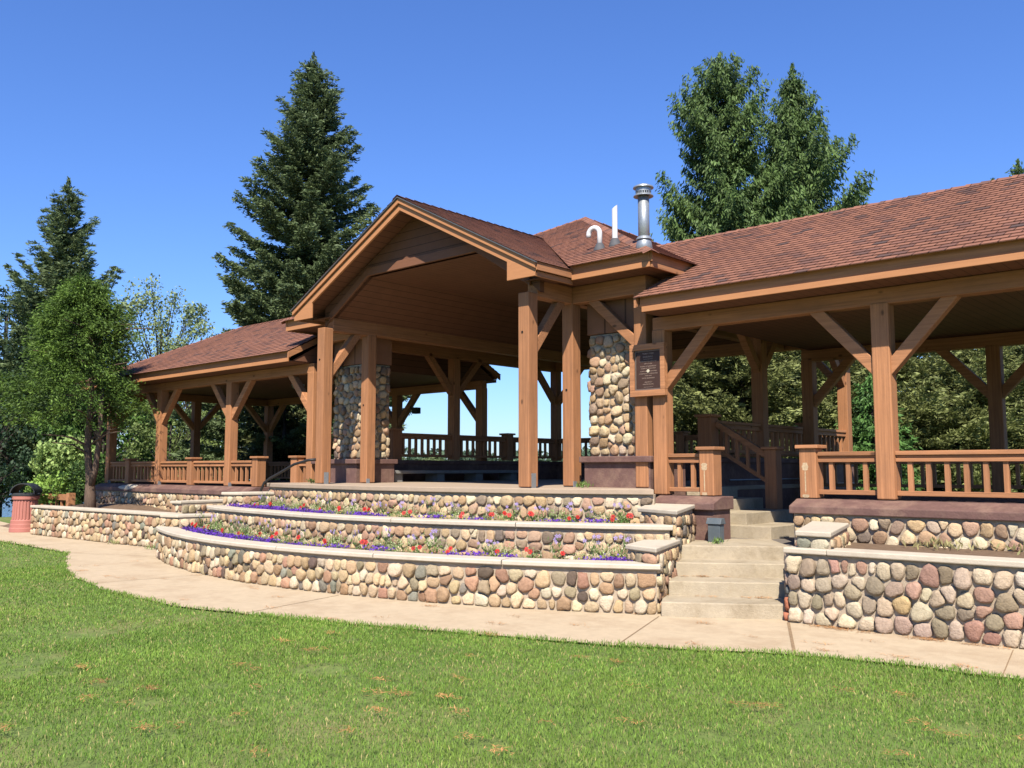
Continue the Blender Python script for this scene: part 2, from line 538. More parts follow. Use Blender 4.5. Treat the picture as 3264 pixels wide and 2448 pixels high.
# path slabs: sheets 4 mm above the ground, split at the joints seen in the photograph
def path_sheet():
    xs = [p[0] for p in LAWN]
    lo = [(x, lawn_y(x)) for x in xs]
    hi = [(30, 9.9), (0, 9.9), (-4.3, 9.7), (-8, 9.3), (-12, 9), (-16.2, 9.2), (-18, 9.2), (-24, 9.0), (-27, 9.6), (-34, 10.6), (-60, 13.5)]
    mb = MB()
    n = 240
    pts = []
    hs = sorted(hi)
    def hy(x):
        for (a, b), (c, d) in zip(hs[:-1], hs[1:]):
            if a <= x <= c: return b + (d - b) * (x - a) / (c - a)
        return 10
    vs = []; fs = []
    X = np.concatenate([np.linspace(-60, -27, 20), np.linspace(-26.5, 4, n), np.linspace(5, 30, 10)])
    for x in X:
        jit = 0.015 * sin(x * 9.1) + 0.01 * sin(x * 23.7)
        vs += [(x, lawn_y(x) + jit, 0.004), (x, hy(x), 0.004)]
    for i in range(len(X) - 1):
        fs.append((2 * i, 2 * i + 2, 2 * i + 3, 2 * i + 1))
    mb.add(vs, fs)
    tag(mb.build('path', 'path'), kind='structure')
path_sheet()
# expansion joints: thin recessed dark lines of grit
mb = MB()
def joint(p, q, w=0.012, z=0.0085):
    p, q = Vector((*p, 0)), Vector((*q, 0))
    d = (q - p).normalized(); s_ = Vector((-d.y, d.x, 0)) * w / 2
    mb.add([(*(p - s_).xy, z), (*(q - s_).xy, z), (*(q + s_).xy, z), (*(p + s_).xy, z)], [(0, 1, 2, 3)])
joint((-5.60, 8.62), (-5.0, 6.98)); joint((-4.36, 9.22), (-3.6, 7.72), 0.03)
joint((-9.6, 7.25), (-9.2, 5.6)); joint((-13.0, 7.2), (-13.2, 5.5)); joint((-16.3, 8.1), (-18.2, 7.3)); joint((-20.5, 8.7), (-20.5, 7.4)); joint((-2.2, 9.2), (-2.0, 8.0), 0.01); joint((0.2, 9.2), (0.3, 8.0))
tag(mb.build('path_joints', mat('joint_grit', (0.33, 0.22, 0.12), 0.95, 0.3, 30)), kind='structure')

# ------------------------------------------------------------------ fieldstone faces
PAL = {
 'tan': [((0.74, 0.58, 0.38), 6), ((0.68, 0.50, 0.31), 6), ((0.56, 0.38, 0.24), 4), ((0.80, 0.68, 0.50), 5), ((0.52, 0.34, 0.24), 2.5), ((0.36, 0.28, 0.21), 1.6), ((0.22, 0.18, 0.15), .6), ((0.60, 0.40, 0.29), 3)],
 'mixed': [((0.76, 0.61, 0.41), 7), ((0.70, 0.53, 0.33), 6), ((0.52, 0.35, 0.22), 3.5), ((0.82, 0.71, 0.54), 5), ((0.48, 0.29, 0.20), 2.2), ((0.25, 0.24, 0.21), .9), ((0.18, 0.135, 0.11), .9), ((0.33, 0.34, 0.28), .8), ((0.60, 0.36, 0.25), 1.3), ((0.42, 0.35, 0.24), 2)],
 'pinkish': [((0.68, 0.55, 0.41), 5), ((0.58, 0.36, 0.28), 2.2), ((0.48, 0.27, 0.21), 1.2), ((0.44, 0.36, 0.27), 3), ((0.74, 0.63, 0.48), 6), ((0.66, 0.49, 0.27), 1.6), ((0.15, 0.165, 0.165), 0.5), ((0.62, 0.25, 0.15), 0.35), ((0.54, 0.42, 0.34), 3), ((0.34, 0.29, 0.21), 2), ((0.80, 0.71, 0.57), 4)],
}
def clip(poly, px, py, nx, ny):
    out = []
    n = len(poly)
    for i in range(n):
        a, b = poly[i], poly[(i + 1) % n]
        da = (a[0] - px) * nx + (a[1] - py) * ny
        db = (b[0] - px) * nx + (b[1] - py) * ny
        if da <= 0: out.append(a)
        if da * db < 0:
            t = da / (da - db)
            out.append((a[0] + (b[0] - a[0]) * t, a[1] + (b[1] - a[1]) * t))
    return out
def cells(L, H, s, seed, asp=1.1):
    """power-diagram cells: sizes differ from stone to stone"""
    rnd = random.Random(seed)
    pts = []
    rows = max(1, round(H / (s * asp * 0.88)))
    for r in range(rows):
        y = (r + 0.5) * H / rows
        x = rnd.uniform(0, s * 0.6)
        while x < L:
            pts.append([x, min(H - s * .2, max(s * .2, y + rnd.uniform(-.42, .42) * s)), rnd.choice([.0, .12, .2, .3, .42]) * s])
            x += s * rnd.choice([0.5, 0.7, 0.85, 1.0, 1.15, 1.35])
    polys = []
    for it in range(2):
        polys = []
        for i, p in enumerate(pts):
            poly = [(max(0, p[0] - 2 * s), 0), (min(L, p[0] + 2 * s), 0), (min(L, p[0] + 2 * s), H), (max(0, p[0] - 2 * s), H)]
            for j in range(len(pts)):
                q = pts[j]
                if j == i or abs(q[0] - p[0]) > 3.2 * s or abs(q[1] - p[1]) > 3.2 * s: continue
                dx, dy = q[0] - p[0], q[1] - p[1]
                d2 = dx * dx + dy * dy
                if d2 < 1e-8: continue
                t = .5 + (p[2] ** 2 - q[2] ** 2) / (2 * d2)
                t = min(.8, max(.2, t))
                poly = clip(poly, p[0] + dx * t, p[1] + dy * t, dx, dy)
                if len(poly) < 3: break
            polys.append(poly)
        if it == 0:
            for i, poly in enumerate(polys):
                if len(poly) >= 3:
                    cx = sum(a[0] for a in poly) / len(poly); cy = sum(a[1] for a in poly) / len(poly)
                    pts[i][0] = .45 * pts[i][0] + .55 * cx; pts[i][1] = .45 * pts[i][1] + .55 * cy
    return pts, [p for p in polys if len(p) >= 3]
def stones(name, surf, L, H, s, seed, pal, parent, depth=0.046, gap=0.013, topgap=0.035):
    """surf(u,v,d)->xyz ; stones over L x H, d = outwards"""
    rnd = random.Random(seed + 5)
    _, polys = cells(L, H - topgap, s, seed)
    V = []; F = []; C = []
    ws = [w for _, w in PAL[pal]]; cs = [c for c, _ in PAL[pal]]
    n = 16
    for poly in polys:
        cx = sum(a[0] for a in poly) / len(poly); cy = sum(a[1] for a in poly) / len(poly)
        if max(a[0] for a in poly) - min(a[0] for a in poly) < 0.03: continue
        # radial resample
        rad = []
        for k in range(n):
            t = 2 * pi * k / n
            dx, dy = cos(t), sin(t)
            best = 9
            for i in range(len(poly)):
                a, b = poly[i], poly[(i + 1) % len(poly)]
                ex, ey = b[0] - a[0], b[1] - a[1]
                den = dx * ey - dy * ex
                if abs(den) < 1e-9: continue
                tt = ((a[0] - cx) * ey - (a[1] - cy) * ex) / den
                uu = ((a[0] - cx) * dy - (a[1] - cy) * dx) / den
                if tt > 0 and -1e-6 <= uu <= 1 + 1e-6: best = min(best, tt)
            rad.append(best if best < 9 else 0.05)
        g = gap * rnd.uniform(0.15, 1.5)
        rad = [max(0.02, r - g) for r in rad]
        av = sum(rad) / n
        rad = [min(r, av * 1.5) for r in rad]
        for _ in range(rnd.choice([0, 1, 1, 2])):
            rad = [(rad[k - 1] + 2 * rad[k] + rad[(k + 1) % n]) / 4 for k in range(n)]
        base = rnd.choices(cs, ws)[0]
        j = rnd.uniform(0.72, 1.12)
        base = [min(.8, max(.02, c * j * w_ * rnd.uniform(0.96, 1.04))) for c, w_ in zip(base, (.88, .83, .76))]
        dep = depth * rnd.uniform(0.55, 1.25) * min(1.3, max(.6, av / (s * .45)))
        tu, tv = rnd.uniform(-.35, .35), rnd.uniform(-.35, .25)
        b0 = len(V)
        ph = [rnd.uniform(0, 6.28) for _ in range(4)]
        rings = ((1.0, -0.012 / dep), (0.99, 0.35), (0.92, 0.72), (0.78, 0.93), (0.45, 1.0))
        for ri, (rs_, ds) in enumerate(rings):
            for k in range(n):
                t = 2 * pi * k / n
                wob = 1 + 0.045 * sin(3 * t + ph[0]) + 0.04 * sin(5 * t + ph[1] + ri) + 0.02 * sin(8 * t + ph[3])
                r = rad[k] * rs_ * (wob if ri > 0 else 1)
                x, y = r * cos(t), r * sin(t)
                d = ds * dep
                if ri >= 1: d += dep * (tu * x + tv * y) / av * 0.9 + 0.10 * dep * sin(4 * t + ph[2] + 2 * ri) * (ri > 0)
                V.append(surf(cx + x, cy + y, max(d, 0.004) if ri else d))
                C.append(base)
        V.append(surf(cx, cy, dep * 1.02)); C.append(base)
        for ri in range(len(rings) - 1):
            for k in range(n):
                a = b0 + ri * n + k; b = b0 + ri * n + (k + 1) % n
                F.append((a, b, b + n, a + n))
        m = b0 + (len(rings) - 1) * n
        for k in range(0, n, 2):
            F.append((m + k, m + (k + 1) % n, m + (k + 2) % n, len(V) - 1))
    return np_mesh(name, np.array(V), np.array(F), np.array(C), 'stone', parent, smooth=True)

CX, CY = -11.6, 19.17
def arc_pt(th, R):        # th in radians from -Y axis, + to the right
    return CX + R * sin(th), CY - R * cos(th)
def Rvar(R, th, tw):
    t = smooth(8, 24, -math.degrees(th))
    return R + tw * t
def flat_surf(p, q, z0):
    """vertical plane from p to q (xy), outwards to the right-hand side looking p->q... normal = (dy,-dx)"""
    dx, dy = q[0] - p[0], q[1] - p[1]
    L = sqrt(dx * dx + dy * dy); dx /= L; dy /= L
    return (lambda u, v, d: (p[0] + dx * u + dy * d, p[1] + dy * u - dx * d, z0 + v)), L

def curved_wall(name, label, R, tw, a0, a1, z0, zcap, capt, capw, size, seed, pal, zbase, slab=False, thick=0.3):
    """retaining wall on an arc: core + stones + cap"""
    A0, A1 = radians(a0), radians(a1)
    mid = (A0 + A1) / 2
    x, y = arc_pt(mid, R)
    root = empty(name, (x, y, z0), label, 'wall')
    L = (A1 - A0) * R
    surf = lambda u, v, d: ((lambda th: (*arc_pt(th, Rvar(R, th, tw) + d), z0 + v))(A0 + u / R))
    stones('stone_face', surf, L, zcap - capt - z0, size, seed, pal, root)
    # mortar core
    n = 60
    mb = MB(); vs = []
    for i in range(n + 1):
        th = A0 + (A1 - A0) * i / n
        r = Rvar(R, th, tw)
        o = arc_pt(th, r); q = arc_pt(th, r - thick)
        vs += [(*o, zbase), (*o, zcap - capt), (*q, zcap - capt), (*q, zbase)]
    fs = []
    for i in range(n):
        b = 4 * i
        for k in range(4):
            fs.append((b + k, b + 4 + k, b + 4 + (k + 1) % 4, b + (k + 1) % 4))
    fs += [(0, 1, 2, 3), (4 * n + 3, 4 * n + 2, 4 * n + 1, 4 * n)]
    mb.add(vs, fs); mb.build('mortar_core', 'mortar', root)
    if not slab:
        # cap with eased edges, in cast lengths
        seg = max(1, round(L / 1.9))
        for sgm in range(seg):
            t0 = A0 + (A1 - A0) * sgm / seg + (0.0007 if sgm else -0.004)
            t1 = A0 + (A1 - A0) * (sgm + 1) / seg - (0.0007 if sgm < seg - 1 else -0.004)
            mb = MB(); vs = []; m = 12
            ov = 0.055
            prof = [(ov, 0.012), (ov, capt - 0.014), (ov - .014, capt), (-capw + .01, capt), (-capw, capt - .01), (-capw, 0), (ov - .012, 0)]
            for i in range(m + 1):
                th = t0 + (t1 - t0) * i / m
                r = Rvar(R, th, tw)
                for dr, dz in prof:
                    vs.append((*arc_pt(th, r + dr), zcap - capt + dz + 0.001))
            k = len(prof); fs = []
            for i in range(m):
                for j in range(k):
                    fs.append((i * k + j, (i + 1) * k + j, (i + 1) * k + (j + 1) % k, i * k + (j + 1) % k))
            fs += [tuple(range(k)), tuple(range(m * k + k - 1, m * k - 1, -1))]
            mb.add(vs, fs); mb.build('cap_stone', 'concrete', root)
    return root

T1 = curved_wall('curved_stone_wall', 'lowest curved fieldstone retaining wall with pale cap, nearest the path', 12.0, 0.0, -22.8, 29.5, 0.0, 0.562, 0.062, 0.30, 0.155, 1, 'mixed', -0.2)
T2 = curved_wall('curved_stone_wall', 'middle curved fieldstone retaining wall with pale cap between two flower beds', 10.75, 0.33, -24.2, 30.0, 0.40, 0.925, 0.065, 0.30, 0.16, 2, 'tan', 0.0)
T3 = curved_wall('curved_stone_wall', 'highest curved fieldstone wall carrying the stage slab above the upper flower bed', 9.6, 0.32, -25.5, 28.5, 0.78, 1.277, 0.0, 0.30, 0.155, 3, 'tan', 0.0, slab=True)

def straight_face(p, q, z0, z1, size, seed, pal, root, name='stone_face', depth=0.046, gap=0.013):
    s_, L = flat_surf(p, q, z0)
    return stones(name, s_, L, z1 - z0, size, seed, pal, root, depth=depth, gap=gap, topgap=0.02)

def cap_poly(poly, z, t, root, nm='cap_stone', m='concrete'):
    zz = z if hasattr(z, '__len__') else [z] * len(poly)
    mb = MB(); mb.prism(poly, [a - t for a in zz], zz)
    return mb.build(nm, m, root, bevel=0.012)

# piers that step up beside the stairs (parts of their walls)
def pier(root, poly, z0, ztop, zc, seed, faces, capt=0.055, grow=0.03):
    """poly CCW; faces = indices of edges that carry stones"""
    mb = MB(); mb.prism(poly, z0, [z - capt for z in zc]); mb.build('mortar_core', 'mortar', root)
    cx = sum(p[0] for p in poly) / len(poly); cy = sum(p[1] for p in poly) / len(poly)
    gp = []
    for p in poly:
        d = Vector((p[0] - cx, p[1] - cy)); L = d.length
        d = d * (1 + (grow + 0.02) / L)
        gp.append((cx + d.x, cy + d.y))
    cap_poly(gp, zc, capt, root)
    for i in faces:
        p, q = poly[i], poly[(i + 1) % len(poly)]
        straight_face(p, q, z0, min(zc[i], zc[(i + 1) % len(poly)]) - capt, 0.15, seed + i, 'mixed', root, depth=0.038)

# right end of wall 1 and 2
pier(T1, [(-6.22, 8.93), (-5.70, 8.74), (-6.13, 9.90), (-6.62, 10.08)], 0.0, 0, [0.745] * 4, 40, [0, 1])
pier(T2, [(-6.95, 10.30), (-6.16, 9.92), (-6.52, 10.92), (-7.2, 10.92)], 0.3, 0, [1.11, 1.11, 1.15, 1.15], 50, [0, 1])
# left end of wall 1 and 2
pier(T1, [(-16.28, 8.18), (-15.85, 8.30), (-15.62, 9.18), (-15.98, 9.16)], 0.0, 0, [0.785] * 4, 60, [0, 1])
pier(T2, [(-15.98, 9.26), (-15.5, 9.4), (-15.3, 10.2), (-15.76, 10.22)], 0.3, 0, [1.185] * 4, 70, [0, 1])

# right low wall
RW = empty('straight_stone_wall', (-1.0, 9.4, 0), 'straight fieldstone wall with pink and grey stones right of the steps, nearest the camera', 'wall')
straight_face((-4.38, 9.27), (3.2, 9.50), 0.0, 0.735, 0.165, 81, 'pinkish', RW)
straight_face((-4.66, 10.0), (-4.38, 9.27), 0.0, 0.735, 0.15, 83, 'pinkish', RW, depth=0.04)
mb = MB(); mb.prism([(-4.36, 9.275), (3.2, 9.505), (3.2, 9.82), (-4.55, 9.6)], -0.2, 0.735); mb.build('mortar_core', 'mortar', RW)
for x0, x1 in ((-4.40, -3.93), (-3.927, -1.6), (-1.597, 0.9), (0.903, 3.25)):
    y0 = 9.27 + (x0 + 4.38) * 0.0303; y1 = 9.27 + (x1 + 4.38) * 0.0303
    cap_poly([(x0, y0 - 0.05), (x1, y1 - 0.05), (x1, y1 + 0.30), (x0, y0 + 0.30)], 0.797, 0.058, RW)
pier(RW, [(-4.30, 9.36), (-3.92, 9.34), (-4.30, 10.75), (-4.80, 10.9)], 0.5, 0, [0.975, 0.975, 0.99, 0.99], 90, [0, 1])
# left low wall
LW = empty('straight_stone_wall', (-20.8, 8.85, 0), 'long low fieldstone wall beside the red-brown trash can and the cedar', 'wall')
straight_face((-23.98, 8.66), (-17.62, 8.97), 0.0, 0.665, 0.155, 101, 'mixed', LW)
mb = MB(); mb.prism([(-23.98, 8.665), (-17.62, 8.975), (-17.64, 9.25), (-24.0, 8.95)], -0.2, 0.665); mb.build('mortar_core', 'mortar', LW)
for x0, x1 in ((-24.02, -21.9), (-21.897, -19.8), (-19.797, -17.58)):
    y0 = 8.66 + (x0 + 23.98) * 0.0487; y1 = 8.66 + (x1 + 23.98) * 0.0487
    cap_poly([(x0, y0 - 0.05), (x1, y1 - 0.05), (x1, y1 + 0.29), (x0, y0 + 0.29)], 0.727, 0.058, LW)
pier(LW, [(-18.05, 9.27), (-17.68, 9.30), (-17.85, 10.95), (-18.3, 10.95)], 0.4, 0, [0.965] * 4, 110, [0, 1])

# soil in the beds and raised ground
def arc_strip(name, Ro, two, Ri, twi, a0, a1, z, m):
    mb = MB(); vs = []; n = 40
    for i in range(n + 1):
        th = radians(a0 + (a1 - a0) * i / n)
        vs += [(*arc_pt(th, Rvar(Ro, th, two)), z), (*arc_pt(th, Rvar(Ri, th, twi)), z)]
    mb.add(vs, [(2 * i, 2 * i + 2, 2 * i + 3, 2 * i + 1) for i in range(n)])
    return tag(mb.build(name, m), kind='structure')
arc_strip('soil', 11.75, 0, 10.7, .33, -23, 29.8, 0.47, 'soil')
arc_strip('soil', 10.5, .33, 9.5, .32, -24.5, 29.8, 0.84, 'soil')
mb = MB(); mb.prism([(-4.3, 9.75), (3.2, 9.95), (3.2, 11.2), (-4.6, 11.2)], 0.0, 0.745); tag(mb.build('soil', 'soil'), kind='structure')
mb = MB(); vs = []; fs = []
nx, ny = 30, 12
for j in range(ny + 1):
    for i in range(nx + 1):
        x = -29 + 11.2 * i / nx; y = 8.93 + 2.5 * j / ny + max(0, (x + 24)) * 0.045
        h = 0.58 + 0.12 * smooth(0, 1.6, y - 9) * smooth(-21.6, -22.6, x) + 0.02 * sin(x * 3.1 + y * 4)
        if x < -24: h = h * smooth(-28.5, -24.6, x) if y > 9.3 else -0.1
        vs.append((x, y, h))
for j in range(ny):
    for i in range(nx):
        a = j * (nx + 1) + i
        fs.append((a, a + 1, a + nx + 2, a + nx + 1))
mb.add(vs, fs); tag(mb.build('soil_mound', 'soil', smooth=True), kind='structure')

# ------------------------------------------------------------------ concrete steps
def steps(label, a0, a1, radii, zs, aoff):
    root = empty('concrete_steps', (*arc_pt(radians((a0 + a1) / 2), 11.5), 0), label, 'steps')
    for i, R in enumerate(radii):
        z1 = zs[i]; z0 = -0.2
        s0, s1 = a0 + aoff * i * 0.25, a1 + aoff * i * 0.5
        R2 = radii[i + 1] - 0.0 if i + 1 < len(radii) else 9.3
        mb = MB(); n = 8
        outer = [arc_pt(radians(s0 + (s1 - s0) * k / n), R) for k in range(n + 1)]
        inner = [arc_pt(radians(s0 + (s1 - s0) * k / n), R2 - (0.02 if i + 1 < len(radii) else 0)) for k in range(n, -1, -1)]
        poly = outer + inner
        m = len(poly)
        mb.prism(poly, z0, z1)
        mb.build('step', 'step', root, bevel=0.012)
    return root
steps('flight of four concrete steps between the flower beds and the pink-stone wall', 29.75, 36.4, [12.12, 11.58, 11.06, 10.55], [0.165, 0.33, 0.495, 0.66], 1.2)
steps('far concrete steps between the long low wall and the left end of the curved walls', -30.6, -23.4, [12.0, 11.5, 11.0, 10.5], [0.165, 0.33, 0.495, 0.66], -0.6)
mb = MB()
mb.prism([(-6.9, 10.2), (-4.9, 11.0), (-4.6, 11.3), (3.2, 11.3), (3.2, 16.8), (-7.7, 16.8), (-7.7, 11.3)], 0.3, 0.655)
mb.prism([(-26.4, 11.3), (-18.2, 11.3), (-17.8, 10.2), (-16.1, 10.2), (-15.6, 11.3), (-15.6, 16.8), (-26.4, 16.8)], 0.3, 0.655)
tag(mb.build('wing_floor', 'floor'), kind='structure')

# ------------------------------------------------------------------ roof surfaces with real courses
def roof_plane(mb, bl, br, tr, tl, expo=0.14, lift=0.009):
    """stepped shingle courses between eave bl-br and top tl-tr"""
    bl, br, tr, tl = map(Vector, (bl, br, tr, tl))
    e = (br - bl).normalized()
    up = (tl - bl); up = up - e * up.dot(e)
    H = up.length; n_ = e.cross(up.normalized()).normalized()
    if n_.z < 0: n_ = -n_
    n = max(1, round(H / expo))
    u0 = bl.dot(e)
    rnd = random.Random(3)
    for i in range(n):
        t0, t1 = i / n, min(1, (i + 1) / n)
        a = bl.lerp(tl, t0); b = br.lerp(tr, t0); c = br.lerp(tr, t1); d = bl.lerp(tl, t1)
        A, B = a + n_ * lift * 1.3, b + n_ * lift * 1.3
        C_, D = c + n_ * 0.0, d + n_ * 0.0
        vs = [A, B, C_, D, a - n_ * 0.0, b - n_ * 0.0]
        v0, v1 = i * expo + 0.004, (i + 1) * expo - 0.003
        ua, ub, uc, ud = (p.dot(e) - u0 + 20.0 for p in (a, b, c, d))
        mb.add(vs, [(0, 1, 2, 3), (4, 5, 1, 0)], [[(ua, v0), (ub, v0), (uc, v1), (ud, v1)], [(ua, v0 + .05), (ub, v0 + .05), (ub, v0 + .07), (ua, v0 + .07)]])

def post(root, cx, cy, z0, z1, w=0.22, m='wood_v', bracket=None):
    mb = MB(); mb.box(cx - w / 2, cx + w / 2, cy - w / 2, cy + w / 2, z0 + 0.012, z1)
    o = mb.build('post', m, root, bevel=0.014)
    if bracket:
        b = MB()
        if bracket == 'x': b.box(cx + w / 2 - 0.001, cx + w / 2 + 0.008, cy - 0.05, cy + 0.05, z0 - 0.0, z0 + 0.22)
        if bracket == 's': b.box(cx + w / 2 - 0.001, cx + w / 2 + 0.008, cy - 0.11, cy - 0.03, z0, z0 + 0.09)
        bo = b.build('steel_bracket', 'galv', o)
    return o

def bolt(root, x, y, z, r=0.018):
    mb = MB(); mb.tube([(x, y + 0.004, z), (x, y - 0.006, z)], r, 10)
    return mb.build('bolt_hole', 'dark_gap', root)

def newel(root, cx, cy, z0, z1, w=0.225):
    mb = MB(); mb.box(cx - w / 2, cx + w / 2, cy - w / 2, cy + w / 2, z0 + 0.01, z1 - 0.048)
    o = mb.build('newel_post', 'wood_v', root, bevel=0.008)
    c = MB(); c.box(cx - w / 2 - .04, cx + w / 2 + .04, cy - w / 2 - .04, cy + w / 2 + .04, z1 - 0.047, z1)
    c.build('newel_cap', 'wood_x', o, bevel=0.008)
    return o

def rail(root, p, q, zb, n=None, spacing=0.19, zs=None):
    """horizontal railing from p to q (xy), zb = level of the sill; balusters are its pieces"""
    P, Q = Vector((*p, 0)), Vector((*q, 0))
    L = (Q - P).length; d = (Q - P) / L
    mb = MB()
    za = zb
    def bar(w, z0, z1):
        mb.beam(P + Vector((0, 0, (z0 + z1) / 2)), Q + Vector((0, 0, (z0 + z1) / 2)), w, z1 - z0)
    bar(0.135, za + 0.552, za + 0.603)
    bar(0.07, za + 0.514, za + 0.552)
    bar(0.105, za + 0.470, za + 0.514)
    xdir = abs(d.x) > abs(d.y)
    o = mb.build('railing', 'wood_x' if xdir else 'wood_y', root, bevel=0.006)
    mb = MB(); bar(0.085, za + 0.059, za + 0.118)
    mb.build('bottom_rail', 'wood_x' if xdir else 'wood_y', o, bevel=0.006)
    n = n or max(1, round(L / spacing) - 1)
    for i in range(n):
        c = P + d * L * (i + 0.75) / (n + 0.5)
        b = MB(); b.box(c.x - .027, c.x + .027, c.y - .027, c.y + .027, za + 0.117, za + 0.471)
        b.build('baluster', 'wood_v', o)
    return o

def brace(root, p, q, w=0.14, h=0.15):
    mb = MB(); mb.beam(p, q, w, h, up=(0, 0, 1) )
    return mb.build('brace', 'wood_x', root, bevel=0.01)

def eave_boards(root, axis, a0, a1, edge, ztop, sgn):
    """two stepped boards below a roof edge. axis 'x': runs in x from a0..a1 at y=edge ; sgn=-1 outside is -y"""
    up = MB(); lo = MB()
    o = sgn
    if axis == 'x':
        y1 = edge - o * 0.09
        up.box(a0, a1, min(y1, y1 - o * .03), max(y1, y1 - o * .03), ztop - 0.125, ztop + 0.032)
        y2 = edge - o * 0.072
        lo.box(a0 + .04, a1 - .04, min(y2, y2 - o * .03), max(y2, y2 - o * .03), ztop - 0.205, ztop - 0.127)
    else:
        x1 = edge - o * 0.09
        up.box(min(x1, x1 - o * .03), max(x1, x1 - o * .03), a0, a1, ztop - 0.125, ztop + 0.032)
        x2 = edge - o * 0.072
        lo.box(min(x2, x2 - o * .03), max(x2, x2 - o * .03), a0 + .04, a1 - .04, ztop - 0.205, ztop - 0.127)
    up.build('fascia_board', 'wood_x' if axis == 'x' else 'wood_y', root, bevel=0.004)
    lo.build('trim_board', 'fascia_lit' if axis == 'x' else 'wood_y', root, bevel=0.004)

YF, YP, YR = 11.20, 11.31, 16.45
ZB = 3.677           # beam underside (wings)
ZE = 4.09            # roof edge (wings)
# ------------------------------------------------------------------ wings
def wing(name, label, side, inner_x, end_x, posts_x, newels_x, gap, zsill, zs_bot, pal, seed):
    """side +1 right, -1 left; x measured in the world"""
    xa, xb = min(inner_x, end_x), max(inner_x, end_x)
    root = empty(name, ((xa + xb) / 2, YP, 0.0), label, 'pavilion')
    # posts front and back
    for px in posts_x:
        post(root, px, YP, zsill, ZB + 0.02, bracket='s' if side < 0 else None)
        post(root, px, YR, 0.66, ZB + 0.02)
    post(root, end_x, (YP + YR) / 2, 0.66, ZB + 0.02)
    # beams
    mb = MB(); mb.box(xa - 0.10, xb + 0.10, YP - 0.10, YP + 0.10, ZB, 3.885); mb.build('beam', 'wood_x', root, bevel=0.01)
    mb = MB(); mb.box(xa - 0.10, xb + 0.10, YR - 0.10, YR + 0.10, ZB, 3.885); mb.build('beam', 'wood_x', root, bevel=0.01)
    mb = MB(); mb.box(end_x - 0.10, end_x + 0.10, YP + 0.101, YR - 0.101, ZB, 3.885); mb.build('beam', 'wood_y', root, bevel=0.01)
    # braces
    for yy in (YP, YR):
        for px in posts_x:
            for sg in (-1, 1):
                tx = px + sg * 0.86
                if tx < xa or tx > xb: continue
                if side > 0 and px == posts_x[0] and sg < 0: continue
                brace(root, (px + sg * 0.05, yy, 2.84), (tx, yy, ZB + 0.05))
    for yy, sg in ((YP, 1), (YR, -1), ((YP + YR) / 2, 1), ((YP + YR) / 2, -1)):
        brace(root, (end_x, yy + sg * 0.05, 2.84), (end_x, yy + sg * 0.86, ZB + 0.05))
    # roof: gable towards the middle, hip at the far end
    exo = end_x + side * 0.75
    exi = inner_x - side * 0.02
    y0, y1 = 10.60, 17.16
    ym, zr = (y0 + y1) / 2, 5.746
    hipx = end_x - side * 2.45
    rb = MB()
    if side > 0:
        roof_plane(rb, (exi, y0, ZE), (exo, y0, ZE), (hipx, ym, zr), (exi, ym, zr))
        roof_plane(rb, (exo, y1, ZE), (exi, y1, ZE), (exi, ym, zr), (hipx, ym, zr))
        roof_plane(rb, (exo, y0, ZE), (exo, y1, ZE), (hipx, ym, zr), (hipx, ym, zr))
    else:
        roof_plane(rb, (exo, y0, ZE), (exi, y0, ZE), (exi, ym, zr), (hipx, ym, zr))
        roof_plane(rb, (exi, y1, ZE), (exo, y1, ZE), (hipx, ym, zr), (exi, ym, zr))
        roof_plane(rb, (exo, y1, ZE), (exo, y0, ZE), (hipx, ym, zr), (hipx, ym, zr))
    # the ridge runs on until it dies into the slope of the hipped roof
    ce = -6.93 if side > 0 else -16.24
    zv = 4.743 + 0.5 * abs(exi - ce); yq = y0 + (zv - ZE) / ((zr - ZE) / (ym - y0)); xr_ = ce - side * 2 * (zr - 4.743)
    if side > 0:
        roof_plane(rb, (exi - .02, yq, zv), (exi, yq, zv), (exi, ym, zr), (xr_, ym, zr))
        roof_plane(rb, (exi, y1 + y0 - yq, zv), (exi - .02, y1 + y0 - yq, zv), (xr_, ym, zr), (exi, ym, zr))
    else:
        roof_plane(rb, (exi, yq, zv), (exi + .02, yq, zv), (xr_, ym, zr), (exi, ym, zr))
        roof_plane(rb, (exi + .02, y1 + y0 - yq, zv), (exi, y1 + y0 - yq, zv), (exi, ym, zr), (xr_, ym, zr))
    rf = rb.build('roof', 'shingle', root)
    # ridge shingles
    for (p, q) in (((xr_, ym, zr + .012), (hipx, ym, zr + .012)), ((hipx, ym, zr + .012), (exo, y0, ZE + .014)), ((hipx, ym, zr + .012), (exo, y1, ZE + .014))):
        P, Q = Vector(p), Vector(q)
        m = int((Q - P).length / 0.2)
        rc = MB()
        for i in range(m):
            a = P.lerp(Q, i / m); b = P.lerp(Q, (i + 1) / m)
            dd = (b - a).normalized(); sd_ = Vector((-dd.y, dd.x, 0)).normalized()
            h0 = Vector((0, 0, .014)); dn = Vector((0, 0, -.075))
            vs = [a + h0, b, a + sd_ * .13 + dn + h0, b + sd_ * .13 + dn, a - sd_ * .13 + dn + h0, b - sd_ * .13 + dn]
            u = 40 + i * 0.24
            rc.add(vs, [(0, 1, 3, 2), (1, 0, 4, 5)], [[(u, .02), (u + .2, .02), (u + .2, .1), (u, .1)]] * 2)
        rc.build('ridge_cap', 'shingle', rf)
    # underside and ceiling
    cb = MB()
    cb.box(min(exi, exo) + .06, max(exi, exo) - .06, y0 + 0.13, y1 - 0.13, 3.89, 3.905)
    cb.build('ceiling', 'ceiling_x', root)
    # gable end closing wall
    gb = MB()
    gx = exi + side * 0.05
